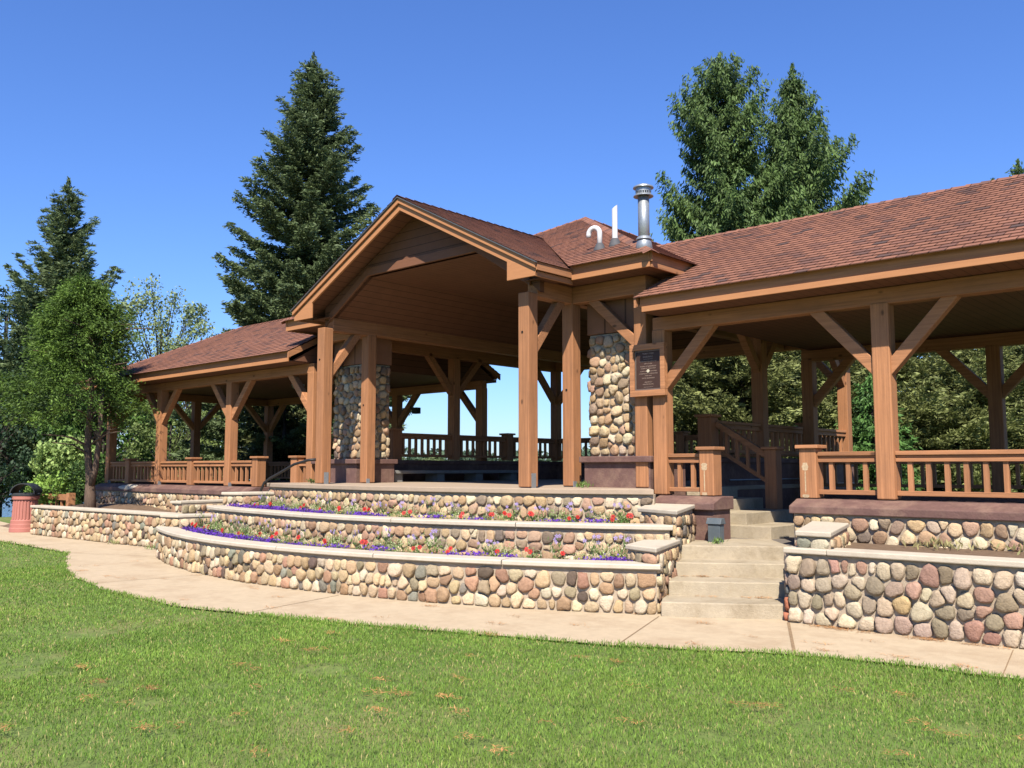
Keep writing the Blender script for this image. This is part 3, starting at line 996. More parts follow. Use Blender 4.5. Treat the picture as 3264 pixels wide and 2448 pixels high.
    for ya, yb in ((y0 + .02, ym), (y1 - .02, ym)):
        q = MB()
        pr = [(ya, ZE - .012), (yb, zr - .012), (yb, zr - .14), (ya, ZE - .14)]
        q.extrude(pr if ya < yb else pr[::-1], 'x', min(exi - side * .005, exi + side * .03), max(exi - side * .005, exi + side * .03))
        q.build('rake_board', 'wood_y', root)
    gb.add([(gx, y0 + .15, 3.906), (gx, y1 - .15, 3.906), (gx, ym, zr - .04)], [(0, 1, 2)])
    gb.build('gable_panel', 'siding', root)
    eave_boards(root, 'x', min(exi, exo) + .05, max(exi, exo) - .05, y0, ZE, -1)
    eave_boards(root, 'x', min(exi, exo) + .05, max(exi, exo) - .05, y1, ZE, 1)
    eave_boards(root, 'y', y0 + .1, y1 - .1, exo, ZE, side)
    # parapet, sills, stone faces, railings. front opening between gap[0], gap[1]
    segs = ((xa - (0.25 if side < 0 else 0), gap[0] ), (gap[1], xb + (0.25 if side > 0 else 0)))
    for si, (s0, s1) in enumerate(segs):
        sb = MB()
        sb.extrude([(10.93, zs_bot), (11.5, zs_bot), (11.5, zsill), (11.16, zsill), (10.93, zsill - 0.085)], 'x', s0, s1)
        sb.build('sill', 'sill', root, bevel=0.012)
        fb = MB(); fb.box(s0 + .04, s1 - .04, 10.99, 11.46, 0.0, zs_bot); f_ = fb.build('foundation', 'mortar' if (s1 - s0) > 2 else 'sill', root)
        if s1 - s0 > 2:
            straight_face((s0 + .04, 10.985), (s1 - .04, 10.985), 0.56, zs_bot - 0.0, 0.175, seed + si, pal, f_)
    pts = sorted([(x, 'p') for x in posts_x if x != inner_x] + [(x, 'n') for x in newels_x] + [(inner_x, 'p')])
    for x, k in pts:
        if k == 'n': newel(root, x, YP, zsill, zsill + 0.695)
    for (x0, k0), (x1, k1) in zip(pts[:-1], pts[1:]):
        if gap[0] - .3 < (x0 + x1) / 2 < gap[1] + .3 and x1 - x0 > 0.9 and k0 == 'n' and k1 == 'n' and gap[0] - 0.4 < x0 and x1 < gap[1] + 0.4: continue
        if x1 - x0 < 0.3: continue
        rail(root, (x0 + .11, YP), (x1 - .11, YP), zsill)
    # rear parapet + railing
    pb = MB(); pb.box(xa, xb, YR - .12, YR + .2, -1.5, 1.25); pb.build('foundation', 'sill', root)
    xs = sorted(posts_x)
    for x0, x1 in zip(xs[:-1], xs[1:]):
        if x1 - x0 < .5: continue
        rail(root, (x0 + .11, YR), (x1 - .11, YR), 1.25)
    pb = MB(); pb.box(end_x - .14, end_x + .14, YP + .19, YR - .12, -0.5, 1.25); pb.build('foundation', 'sill', root)
    rail(root, (end_x, YP + .11), (end_x, (YP + YR) / 2 - .11), 1.25)
    rail(root, (end_x, (YP + YR) / 2 + .11), (end_x, YR - .11), 1.25)
    return root

WR = wing('open_wing', 'right open-sided timber wing with long shingled roof above the pink-stone wall', 1, -7.22, 2.5, [-7.22, -3.99, -0.48, 2.5], [-6.45, -4.97, -2.2], (-6.20, -5.12), 1.255, 1.074, 'tan', 201)
WL = wing('open_wing', 'left open-sided timber wing whose hipped roof ends at the cedar tree', -1, -15.95, -25.7, [-15.95, -19.25, -22.72, -25.7], [-16.5, -18.03, -21.0, -24.43], (-17.85, -16.72), 1.222, 1.03, 'tan', 221)

# white patch where the paint came off the left sill
mb = MB()
rp = random.Random(4)
pp = [(-24.35 + 0.55 * (1 + cos(t)) * 0.9 + rp.uniform(-.03, .03), sin(t)) for t in np.linspace(0, 2 * pi, 22)[:-1]]
vs = []
for x, s_ in pp:
    f = (s_ + 1) / 2 + rp.uniform(-.04, .04)
    y = 10.93 - .004 if f < .35 else 10.93 + (f - .35) / .65 * .2 - .004
    z = 1.222 - .085 - .06 * (.35 - f) / .35 if f < .35 else 1.222 - .085 + (f - .35) / .65 * .2 * .37 + .003
    vs.append((x, y, z))
vs.append((-23.85, 10.924, 1.141))
mb.add(vs, [(i, (i + 1) % 21, 21) for i in range(21)])
mb.build('bare_patch', mat('bare_plaster', (0.72, 0.62, 0.48), 0.9, 0.1, 12), WL)['label'] = 'pale patch of missing paint on the left sill'

# worn strips and rust on the two end newels of the right wing
for nx_ in (-6.45, -4.97):
    rp = random.Random(int(nx_ * 10)); cx_ = nx_ - .035
    for zc0, zc1, w0 in ((1.62, 1.72, .045), (1.33, 1.62, .009), (1.27, 1.31, .05)):
        q = MB(); m = 7; L_, R_ = [], []
        for k in range(m + 1):
            z = zc0 + (zc1 - zc0) * k / m
            ww = w0 * (rp.uniform(.7, 1.15)) * (.55 if k in (0, m) else 1)
            L_.append((cx_ - ww, 11.1965, z)); R_.append((cx_ + ww, 11.1965, z))
        q.add(L_ + R_, [(i, m + 1 + i, m + 2 + i, i + 1) for i in range(m)])
        q.build('worn_paint', M.setdefault('worn', mat('worn_bare_wood', (0.62, 0.45, 0.27), 0.9, 0.35, 40)), WR)
# round ceiling lamp under the left wing
cl = empty('ceiling_light', (-20.3, 13.87, 3.88), 'round frosted ceiling light under the left wing roof', 'light')
mb = MB(); mb.lathe([(0.17, 0), (0.17, 0.03)], -20.3, 13.87, 24, 3.855); mb.build('lamp_base', 'pvc', cl)
mb = MB(); mb.lathe([(0.05, -0.10), (0.11, -0.09), (0.15, -0.05), (0.165, 0)], -20.3, 13.87, 24, 3.855); mb.build('lamp_shade', 'diffuser', cl, smooth=True)

# ------------------------------------------------------------------ central stage pavilion
ST = empty('stage_pavilion', (-11.6, 14.0, 1.35), 'central stage pavilion with a tall front gable and a hipped brown shingle roof', 'pavilion')
ZS = 1.352
# stage slab, curved front
poly = [arc_pt(radians(-25.5 + 54 * k / 40), Rvar(9.6, radians(-25.5 + 54 * k / 40), .32) + 0.06) for k in range(41)]
poly += [(-7.42, 11.25), (-7.42, 19.1), (-15.72, 19.1), (-15.72, 11.2)]
mb = MB(); mb.prism(poly, ZS - 0.075, ZS); mb.build('stage_slab', 'slab', ST, bevel=0.01)
mb = MB(); mb.box(-15.6, -7.5, 11.0, 19.0, -1.5, ZS - 0.08); mb.build('stage_base', 'grey_concrete', ST)
ZK = 4.285
PX = (-14.12, -8.94)
for x in PX:
    o = post(ST, x, 10.24, ZS, ZK + 0.05, 0.215, bracket='x')
    bolt(o, x - 0.02, 10.13, 3.72); 
    o = post(ST, x, YP, ZS, ZK + 0.02, 0.215, bracket='s')
    bolt(o, x - 0.02, 11.20, 2.9)
for x, y in ((-15.60, YP), (-7.54, YP), (-15.57, 15.1), (-7.57, 15.1), (-15.57, 19.0), (-7.57, 19.0)):
    post(ST, x, y, ZS if y < 12 else 1.83, ZK + 0.02)
def bbox(n, m, *a):
    q = MB(); q.box(*a); return q.build(n, m, ST, bevel=0.01)
bbox('beam', 'wood_x', -15.7, -14.22, YP - .1, YP + .1, ZK, 4.56)
bbox('beam', 'wood_x', -8.84, -7.43, YP - .1, YP + .1, ZK, 4.56)
bbox('beam', 'wood_x', -15.7, -7.43, 18.9, 19.1, ZK, 4.56)
for x in (-15.6, -7.54): bbox('beam', 'wood_y', x - .1, x + .1, YP + .101, 18.899, ZK, 4.56)
for x in PX: bbox('beam', 'wood_y', x - .1, x + .1, 10.349, YP + .1, ZK, 4.56)
for x in PX: bbox('beam', 'wood_y', x - .1, x + .1, YP + .101, 18.899, ZK + .02, 4.56)
for x in PX: brace(ST, (x, 10.30, 3.42), (x, 11.02, ZK + .04), 0.13, 0.15)
brace(ST, (-7.60, YP, 3.50), (-8.50, YP, ZK + .05)); brace(ST, (-15.54, YP, 3.50), (-14.66, YP, ZK + .05))
for x in (-15.57, -7.57):
    for y, sg in ((YP, 1), (15.1, -1), (15.1, 1), (19.0, -1)):
        brace(ST, (x, y + sg * .05, 3.42), (x, y + sg * .88, ZK + .05))
brace(ST, (-15.5, 19.0, 3.42), (-14.69, 19.0, ZK + .05)); brace(ST, (-7.64, 19.0, 3.42), (-8.45, 19.0, ZK + .05))

# roofs
GX, GH = -11.55, 3.13
gz0, gz1, gy0 = 4.69, 6.31, 9.80
ex0, ex1, ey0, ey1, ez = -16.24, -6.93, 10.62, 19.73, 4.743
pk = ((ex0 + ex1) / 2, (ey0 + ey1) / 2, ez + 0.5 * (ex1 - ex0) / 2)
rb = MB()
tg = (gz1 - ez) / (pk[2] - ez)
hl = tuple(a + (b - a) * tg for a, b in zip((ex0, ey0, ez), pk)); hr_ = tuple(a + (b - a) * tg for a, b in zip((ex1, ey0, ez), pk))
vtop = (GX, hl[1], gz1)
roof_plane(rb, (ex0, ey0, ez), (GX - GH + .02, ey0, ez), vtop, hl)
roof_plane(rb, (GX + GH - .02, ey0, ez), (ex1, ey0, ez), hr_, vtop)
roof_plane(rb, hl, hr_, pk, pk)
roof_plane(rb, (ex1, ey0, ez), (ex1, ey1, ez), pk, pk)
roof_plane(rb, (ex1, ey1, ez), (ex0, ey1, ez), pk, pk)
roof_plane(rb, (ex0, ey1, ez), (ex0, ey0, ez), pk, pk)
HR = rb.build('hipped_roof', 'shingle', ST)
yv = hl[1]
rb = MB()
roof_plane(rb, (GX + GH, gy0, gz0), (GX + GH, ey0 + .05, gz0), (GX, yv + .05, gz1), (GX, gy0, gz1))
roof_plane(rb, (GX - GH, ey0 + .05, gz0), (GX - GH, gy0, gz0), (GX, gy0, gz1), (GX, yv + .05, gz1))
GR = rb.build('gable_roof', 'shingle', ST)
def caps(parent, segs):
    for (p, q) in segs:
        P, Q = Vector(p), Vector(q)
        m = int((Q - P).length / 0.2)
        rc = MB()
        for i in range(m):
            a = P.lerp(Q, i / m); b = P.lerp(Q, (i + 1) / m)
            dd = (b - a).normalized(); sd_ = Vector((-dd.y, dd.x, 0)).normalized()
            h0 = Vector((0, 0, .014)); dn = Vector((0, 0, -.06))
            vs = [a + h0, b, a + sd_ * .12 + dn + h0, b + sd_ * .12 + dn, a - sd_ * .12 + dn + h0, b - sd_ * .12 + dn]
            u = 40 + i * 0.24
            rc.add(vs, [(0, 1, 3, 2), (1, 0, 4, 5)], [[(u, .02), (u + .2, .02), (u + .2, .1), (u, .1)]] * 2)
        rc.build('ridge_cap', 'shingle', parent)
P3 = Vector(pk) + Vector((0, 0, .014))
caps(HR, [(P3, (ex1, ey0, ez + .016)), (P3, (ex0, ey0, ez + .016)), (P3, (ex1, ey1, ez + .016)), (P3, (ex0, ey1, ez + .016))])
caps(GR, [((GX, gy0, gz1 + .014), (GX, yv, gz1 + .014))])
# dark roof-edge thickness along the rakes and rake boards
def rake(y0, y1, top, bot, name, m, inset_end=0.0):
    """band following both slopes between y0..y1, from 'top' to 'bot' below the roof plane"""
    for sg in (-1, 1):
        q = MB()
        a, b = (GX + sg * (GH - inset_end), gz0 + inset_end * 0.5176), (GX, gz1)
        pr = [(a[0], a[1] - top), (b[0], b[1] - top), (b[0], b[1] - bot), (a[0], a[1] - bot)]
        if sg > 0: pr = pr[::-1]
        q.extrude(pr, 'y', y0, y1)
        q.build(name, m, ST, bevel=0.004)
rake(gy0 + .002, gy0 + .05, 0.004, 0.028, 'drip_edge', 'boot')
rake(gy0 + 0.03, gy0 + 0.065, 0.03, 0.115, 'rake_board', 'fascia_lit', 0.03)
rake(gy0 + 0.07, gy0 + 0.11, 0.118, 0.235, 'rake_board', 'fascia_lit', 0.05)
# box returns at the foot of the rakes
for sg in (-1, 1):
    q = MB()
    xo, xi = GX + sg * (GH - .05), GX + sg * (GH - 0.62)
    zt = gz0 - 0.10
    pr = [(xo, zt - .105), (xo, zt - .03), (xi, zt + .23), (xi, zt - .105)]
    if sg < 0: pr = pr[::-1]
    q.extrude(pr, 'y', gy0 + 0.068, gy0 + 0.10)
    q.build('rake_return', 'fascia_lit', ST, bevel=0.004)
# underside of the gable overhang
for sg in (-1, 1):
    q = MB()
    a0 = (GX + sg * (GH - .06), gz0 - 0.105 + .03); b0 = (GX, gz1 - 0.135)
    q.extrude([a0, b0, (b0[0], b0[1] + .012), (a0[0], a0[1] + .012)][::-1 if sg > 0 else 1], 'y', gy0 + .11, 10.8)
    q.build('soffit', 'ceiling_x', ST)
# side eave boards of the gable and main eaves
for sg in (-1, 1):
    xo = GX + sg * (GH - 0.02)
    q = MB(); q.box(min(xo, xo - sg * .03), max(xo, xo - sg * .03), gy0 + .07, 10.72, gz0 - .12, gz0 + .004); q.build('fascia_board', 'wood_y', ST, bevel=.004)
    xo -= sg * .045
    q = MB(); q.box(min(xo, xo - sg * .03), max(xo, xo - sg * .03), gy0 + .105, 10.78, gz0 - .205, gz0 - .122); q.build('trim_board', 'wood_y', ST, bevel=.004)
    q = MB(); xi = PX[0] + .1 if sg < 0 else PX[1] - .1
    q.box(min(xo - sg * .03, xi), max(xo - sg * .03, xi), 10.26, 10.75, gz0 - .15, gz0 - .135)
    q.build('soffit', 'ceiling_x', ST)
eave_boards(ST, 'x', ex0 + .05, GX - GH + .06, ey0, ez, -1)
eave_boards(ST, 'x', GX + GH - .06, ex1 - .05, ey0, ez, -1)
eave_boards(ST, 'x', ex0 + .05, ex1 - .05, ey1, ez, 1)
eave_boards(ST, 'y', ey0 + .08, ey1 - .08, ex1, ez, 1)
eave_boards(ST, 'y', ey0 + .08, ey1 - .08, ex0, ez, -1)
# flat ceilings over the sides, closed lid ring
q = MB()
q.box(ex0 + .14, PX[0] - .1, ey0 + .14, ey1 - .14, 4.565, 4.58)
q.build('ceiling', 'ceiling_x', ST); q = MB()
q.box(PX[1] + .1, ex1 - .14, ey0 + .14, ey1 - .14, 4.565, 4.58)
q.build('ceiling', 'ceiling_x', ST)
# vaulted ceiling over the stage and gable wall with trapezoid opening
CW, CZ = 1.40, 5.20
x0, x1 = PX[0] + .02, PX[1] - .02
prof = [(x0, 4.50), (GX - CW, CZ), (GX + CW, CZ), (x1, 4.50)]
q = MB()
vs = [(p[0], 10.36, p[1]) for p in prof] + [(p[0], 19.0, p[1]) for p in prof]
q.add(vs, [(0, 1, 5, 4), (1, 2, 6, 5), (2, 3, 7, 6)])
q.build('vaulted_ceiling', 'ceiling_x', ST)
q = MB()
def slab_y(pts, y0, y1):
    n = len(pts)
    vs = [(p[0], y0, p[1]) for p in pts] + [(p[0], y1, p[1]) for p in pts]
    return vs, [tuple(range(n)), tuple(range(2 * n - 1, n - 1, -1))] + [(i, n + i, n + (i + 1) % n, (i + 1) % n) for i in range(n)]
ga = (GX - GH + .35, gz0 + .35 * .5176 - .15); gb_ = (GX + GH - .35, gz0 + .35 * .5176 - .15); gt = (GX, gz1 - .14)
zc = lambda x: gz0 + (GH - abs(x - GX)) * .5176 - .14
for pts in ([(x0 - .18, 4.35), (x0, 4.50), (GX - CW, CZ), (GX - CW, zc(GX - CW)), (x0 - .18, zc(x0 - .18))],
            [(GX - CW, CZ), (GX + CW, CZ), (GX + CW, zc(GX + CW)), gt, (GX - CW, zc(GX - CW))],
            [(GX + CW, CZ), (x1, 4.50), (x1 + .18, 4.35), (x1 + .18, zc(x1 + .18)), (GX + CW, zc(GX + CW))]):
    vs, fs = slab_y(pts, 10.34, 10.44)
    q.add(vs, fs)
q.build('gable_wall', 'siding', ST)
# trim along the opening
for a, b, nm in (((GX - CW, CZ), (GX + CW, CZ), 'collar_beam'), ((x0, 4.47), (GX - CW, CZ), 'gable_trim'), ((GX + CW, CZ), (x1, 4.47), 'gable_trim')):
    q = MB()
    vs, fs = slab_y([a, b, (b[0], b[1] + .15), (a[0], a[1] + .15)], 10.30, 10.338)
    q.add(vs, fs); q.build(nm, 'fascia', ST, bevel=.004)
# rear gable closure
q = MB(); vs, fs = slab_y([(x0, 4.48), (x1, 4.48), (GX + CW, CZ + .02), (GX - CW, CZ + .02)], 18.98, 19.02); q.add(vs, fs); q.build('rear_panel', 'siding', ST)

# parapets of the stage
def parapet(x0, x1, y0, y1, seed, lo=0.3):
    f = MB(); f.box(x0, x1, y0, y1, lo, 1.735); f.build('parapet', 'sill', ST)
    s_ = MB(); s_.box(x0 - .06, x1 + .06, y0 - .07, y1 + .05, 1.736, 1.83); s_.build('sill', 'sill', ST, bevel=0.012)
parapet(-8.62, -7.40, 11.22, 12.2, 1)
parapet(-15.75, -14.35, 11.22, 12.2, 1)
for xx in (-15.57, -7.57):
    f = MB(); f.box(xx - .14, xx + .14, 13.1, 19.12, -1.5, 1.74); f.build('parapet', 'sill', ST)
    s_ = MB(); s_.box(xx - .18, xx + .18, 13.1, 19.16, 1.741, 1.83); s_.build('sill', 'sill', ST, bevel=0.012)
f = MB(); f.box(-15.42, -7.72, 18.87, 19.12, -1.5, 1.74); f.build('parapet', 'sill', ST)
s_ = MB(); s_.box(-15.38, -7.76, 18.83, 19.16, 1.741, 1.83); s_.build('sill', 'sill', ST, bevel=0.012)
for xx in (-15.57, -7.57):
    newel(ST, xx, 13.22, ZS, 2.54, 0.25)
    newel(ST, xx, 17.02, 1.83, 2.54)
    rail(ST, (xx, 13.35), (xx, 14.99), 1.845, spacing=0.19)
    rail(ST, (xx, 15.21), (xx, 16.91), 1.845, spacing=0.19)
    rail(ST, (xx, 17.14), (xx, 18.89), 1.845, spacing=0.19)
newel(ST, -11.6, 19.0, 1.83, 2.54)
rail(ST, (-15.46, 19.0), (-11.72, 19.0), 1.845); rail(ST, (-11.48, 19.0), (-7.68, 19.0), 1.845)

# stone piers with timber panels above
for px0, px1 in ((-8.72, -7.66), (-15.48, -14.38)):
    mb = MB(); mb.box(px0 + .02, px1 - .02, 11.50, 12.08, 1.83, 3.78); pr = mb.build('stone_pier', 'mortar', ST)
    straight_face((px0 + .02, 11.50), (px1 - .02, 11.50), 1.84, 3.78, 0.16, 300 + int(px0), 'tan', pr, depth=.06, gap=.016)
    straight_face((px1 - .02, 11.50), (px1 - .02, 12.08), 1.84, 3.78, 0.16, 310 + int(px0), 'tan', pr, depth=.06, gap=.016)
    straight_face((px0 + .02, 12.08), (px0 + .02, 11.50), 1.84, 3.78, 0.16, 320 + int(px0), 'tan', pr, depth=.06, gap=.016)
    mb = MB(); mb.box(px0 - .02, px1 + .02, 11.47, 12.11, 3.79, 4.56); mb.build('pier_panel', 'panel', ST, bevel=.01)

# bench along the far parapet
bb = empty('concrete_bench', (-14.95, 14.0, ZS), 'long grey concrete bench with block legs along the far side of the stage', 'bench')
mb = MB(); mb.box(-15.25, -14.72, 12.4, 16.6, 1.53, 1.60); mb.build('seat', 'grey_concrete', bb, bevel=.01)
for yy in (12.6, 13.85, 15.1, 16.3):
    mb = MB(); mb.box(-15.2, -14.8, yy, yy + .22, ZS + .001, 1.529); mb.build('leg', 'grey_concrete', bb)

# stairs from the right wing up to the stage, with sloping handrail
ss = empty('stage_stairs', (-6.6, 12.6, .66), 'short concrete stairs with sloping timber handrail in the shade of the right wing', 'stairs')
for i, (xr, yf) in enumerate(((-5.80, 11.80), (-6.25, 11.95), (-6.75, 12.10), (-7.2, 12.25))):
    mb = MB(); mb.box(-7.42 + 0.001 * i, xr, yf, 13.5 - .002 * i, .60, .66 + .1725 * (i + 1) - .002); mb.build('step', 'step', ss, bevel=.01)
newel(ss, -6.5, 13.36, 0.86, 1.99, .2)
q = MB(); q.beam((-7.44, 13.3, 2.38), (-6.6, 13.34, 1.86), 0.12, .09); q.beam((-7.44, 13.3, 1.97), (-6.6, 13.34, 1.45), .08, .06); hr = q.build('handrail', 'wood_x', ss)
for t in (.2, .42, .64, .86):
    x = -7.44 + .84 * t
    q = MB(); q.box(x - .025, x + .025, 13.28, 13.33, 1.97 - .52 * t, 2.38 - .52 * t); q.build('baluster', 'wood_v', hr)
mb = MB(); mb.tube([(-7.40, 13.6, 1.45), (-7.40, 16.3, 1.45)], .012, 8); tag(mb.build('conduit_pipe', 'galv'), 'thin pale conduit pipe along the dark wall in the right wing', 'pipe')

# ------------------------------------------------------------------ roof vents (each stands on the roof)
def roof_z(x, y): return ez + 0.5 * (y - ey0)
vx, vy = -8.47, 11.47; vz = roof_z(vx, vy)
v1 = empty('curved_vent_pipe', (vx, vy, vz), 'white gooseneck vent pipe on the hipped roof, left of the straight pipe', 'vent pipe')
pts = [(vx, vy, vz), (vx, vy, vz + .26)]
for k in range(9):
    t = pi * k / 8
    pts.append((vx - .10 + .10 * cos(t), vy - .03 * (1 - cos(t)) / 2, vz + .27 + .10 * sin(t)))
pts.append((vx - .20, vy - .03, vz + .22))
mb = MB(); mb.tube(pts, 0.042, 14); mb.build('pipe', 'pvc', v1, smooth=True)
mb = MB(); mb.lathe([(0.13, -.08), (0.10, 0.0), (0.06, .09), (0.05, .10)], vx, vy, 20, vz); mb.build('rubber_boot', 'boot', v1, smooth=True)
vx, vy = -8.24, 11.57; vz = roof_z(vx, vy)
v2 = empty('straight_vent_pipe', (vx, vy, vz), 'white straight vent pipe with slanted tip between gooseneck and steel flue', 'vent pipe')
mb = MB(); mb.tube([(vx, vy, vz), (vx, vy, vz + .63)], 0.045, 16)
mb.v = [(x, y, z + (0.07 * ((x - vx) + (y - vy)) / .06 * .5 if z > vz + .5 else 0)) for x, y, z in mb.v]
mb.build('pipe', 'pvc', v2)
mb = MB(); mb.lathe([(0.13, -.08), (0.10, 0.0), (0.062, .10), (0.052, .11)], vx, vy, 20, vz); mb.build('rubber_boot', 'boot', v2, smooth=True)
vx, vy = -7.32, 11.02; vz = roof_z(vx, vy) - .08
v3 = empty('steel_flue', (vx, vy, vz), 'tall galvanised steel flue with slotted round cap on the hipped roof corner', 'flue')
mb = MB(); mb.lathe([(.085, 0), (.085, .93)], vx, vy, 28, vz); mb.build('pipe', 'galv', v3, smooth=True)
mb = MB(); mb.lathe([(.15, -.05), (.105, .16), (.10, .17)], vx, vy, 28, vz); mb.build('flashing', 'galv', v3, smooth=True)
mb = MB(); mb.lathe([(.10, 0.17), (.125, .175), (.10, .215), (.088, .225)], vx, vy, 28, vz); mb.build('storm_collar', 'galv', v3)
mb = MB(); mb.lathe([(.088, .85), (.15, .835), (.15, .845), (.118, .87)], vx, vy, 28, vz); mb.build('cap_skirt', 'galv', v3)
mb = MB(); mb.lathe([(.118, .905), (.118, .96), (.155, .965), (.15, .985), (.09, 1.015), (.02, 1.03)], vx, vy, 28, vz); mb.build('cap_top', 'galv', v3)
mb = MB()
for k in range(22):
    t = 2 * pi * k / 22
    mb.beam((vx + .112 * cos(t), vy + .112 * sin(t), vz + .866), (vx + .112 * cos(t), vy + .112 * sin(t), vz + .908), .014, .006, up=(cos(t), sin(t), 0))
mb.build('vent_slots', 'galv', v3)

# ------------------------------------------------------------------ plaque on the two posts
pl = empty('memorial_plaque', (-7.36, 11.16, 3.16), 'bronze plaque with raised lettering in a timber frame hung across two posts', 'plaque')
X0, X1, Z0, Z1, YQ = -7.665, -7.055, 2.71, 3.49, 11.10
mb = MB()
fw = .075
mb.box(X0, X1, YQ, 11.19, Z0, Z0 + .09); mb.box(X0, X1, YQ, 11.19, Z1 - .09, Z1)
mb.box(X0, X0 + fw, YQ, 11.19, Z0 + .0905, Z1 - .0905); mb.box(X1 - fw, X1, YQ, 11.19, Z0 + .0905, Z1 - .0905)
mb.build('frame', 'wood_x', pl, bevel=.005)
mb = MB(); mb.box(X0 + fw, X1 - fw, YQ + .045, 11.185, Z0 + .09, Z1 - .09); pt = mb.build('plate', 'bronze', pl)
mb = MB(); b_ = .022
a0, a1, c0, c1 = X0 + fw, X1 - fw, Z0 + .09, Z1 - .09
mb.box(a0, a1, YQ + .03, YQ + .046, c0, c0 + b_); mb.box(a0, a1, YQ + .03, YQ + .046, c1 - b_, c1)
mb.box(a0, a0 + b_, YQ + .03, YQ + .046, c0 + b_, c1 - b_); mb.box(a1 - b_, a1, YQ + .03, YQ + .046, c0 + b_, c1 - b_)
mb.build('border', 'bronze_edge', pl)
mb = MB(); xm = (X0 + X1) / 2
mb.tube([(xm, YQ + .044, 3.085), (xm, YQ + .034, 3.085)], .024, 20); mb.build('seal', 'seal', pl)
lines = [('TORPY PARK', 3.335, .034), ('BANDSHELL', 3.288, .034), ('CONSTRUCTED WITH THE', 3.222, .024), ('GIFTS OF ALL', 3.188, .024), ('BOARD OF SUPERVISORS', 3.148, .025), ('TOWN OF MINOCQUA', 3.116, .025),
         ('TOWN CLERK      TREASURER', 3.076, .022), ('CHAIRMAN AND TOWN BOARD', 3.040, .022), ('PARKS AND', 3.008, .022), ('LOCAL BUSINESSES', 2.972, .026), ('ARCHITECT', 2.912, .025), ('ASSOCIATES, INC.', 2.880, .025)]
for t, z, sz in lines:
    cu = bpy.data.curves.new('lettering', 'FONT'); cu.body = t; cu.size = sz; cu.align_x = 'CENTER'; cu.extrude = .0015
    to = bpy.data.objects.new('tmp', cu); COL.objects.link(to)
    dg = bpy.context.evaluated_depsgraph_get()
    me = bpy.data.meshes.new_from_object(to.evaluated_get(dg))
    bpy.data.objects.remove(to)
    me.materials.clear(); me.materials.append(M['bronze_text'])
    o = bpy.data.objects.new('lettering', me); COL.objects.link(o); o.parent = pl
    w_ = max((v.co.x for v in me.vertices), default=.1) * 2
    sc = min(1.0, .40 / w_)
    o.scale = (sc, 1, 1)
    o.rotation_euler = (pi / 2, 0, 0)
    o.location = Vector((xm, YQ + .0435, z)) - pl.location
mb = MB(); mb.box(xm - .08, xm + .08, YQ + .041, YQ + .0445, 3.262, 3.266); mb.box(xm - .08, xm + .08, YQ + .041, YQ + .0445, 2.845, 2.849); mb.build('rule_line', 'bronze_text', pl)

# ------------------------------------------------------------------ small things around the steps
gb2 = empty('utility_box', (-6.12, 10.86, .66), 'small grey metal utility box with sloped lid at the top of the steps', 'utility box')
mb = MB(); mb.box(-6.22, -6.04, 10.80, 10.92, .66, .90); mb.build('body', 'greybox', gb2, bevel=.006)
mb = MB(); mb.extrude([(10.78, .901), (10.94, .901), (10.90, .98), (10.82, .98)], 'x', -6.24, -6.02); mb.build('lid', 'greybox', gb2, bevel=.006)
pipe = MB()
hp = [(-14.20, 10.14, 1.815), (-14.35, 10.06, 1.80), (-14.72, 10.0, 1.72), (-15.15, 9.98, 1.56), (-15.45, 9.95, 1.45), (-15.65, 9.95, 1.36), (-15.76, 9.95, 1.22), (-15.80, 9.95, 1.05), (-15.8, 9.95, .86)]
pipe.tube(hp, .026, 10)
tag(pipe.build('handrail_hose', 'black_pipe', smooth=True), 'black bent pipe rising from the upper flower bed to the left gable post', 'pipe')
# floodlight on a brace, seen against the sky
fl = empty('floodlight', (-18.45, 16.4, 3.25), 'small dark floodlight clamped to a brace seen through the stage', 'light')
mb = MB(); mb.box(-18.44, -18.24, 16.27, 16.43, 3.13, 3.30); mb.build('lamp_housing', 'black_pipe', fl, bevel=.01)
mb = MB(); mb.tube([(-18.45, 16.36, 3.24), (-18.58, 16.38, 3.26), (-18.66, 16.42, 3.37)], .018, 8); mb.build('bracket', 'black_pipe', fl)

# trash can
tcx, tcy = -25.2, 8.92
tc_ = empty('trash_can', (tcx, tcy, 0), 'red-brown ribbed trash can with dark hooded lid at the end of the low wall', 'trash can')
n = 96
TS = 1.13
prof = [(.315, .006), (.315, .10), (.300, .115), (.300, .20), (.292, .215), (.292, .29), (.278, .31)]
mb = MB(); mb.lathe(prof, tcx, tcy, n); base = mb
base.build('base', 'trash', tc_)
mb = MB(); vs = []; zs_ = [.305, .33, .78, .81]
for zi, z in enumerate(zs_):
    for k in range(n * 2):
        t = 2 * pi * k / (n * 2)
        fl_ = (0.014 if (k // 4) % 2 == 0 else 0.0) if 0 < zi < 3 else 0.006
        r = .272 - (z - .3) * .03 - fl_
        vs.append((tcx + r * cos(t), tcy + r * sin(t), z))
m2 = n * 2
fs = [(i * m2 + k, i * m2 + (k + 1) % m2, (i + 1) * m2 + (k + 1) % m2, (i + 1) * m2 + k) for i in range(3) for k in range(m2)]
mb.add(vs, fs); mb.build('body', 'trash', tc_)
mb = MB(); mb.lathe([(.255, .805), (.285, .82), (.285, .90), (.27, .905)], tcx, tcy, 48); mb.build('rim', 'trash', tc_)
mb = MB(); mb.lathe([(.285, .906), (.30, .915), (.30, .955), (.27, .975), (.20, .978)], tcx, tcy, 48); lid = mb.build('lid', 'trash_lid', tc_)
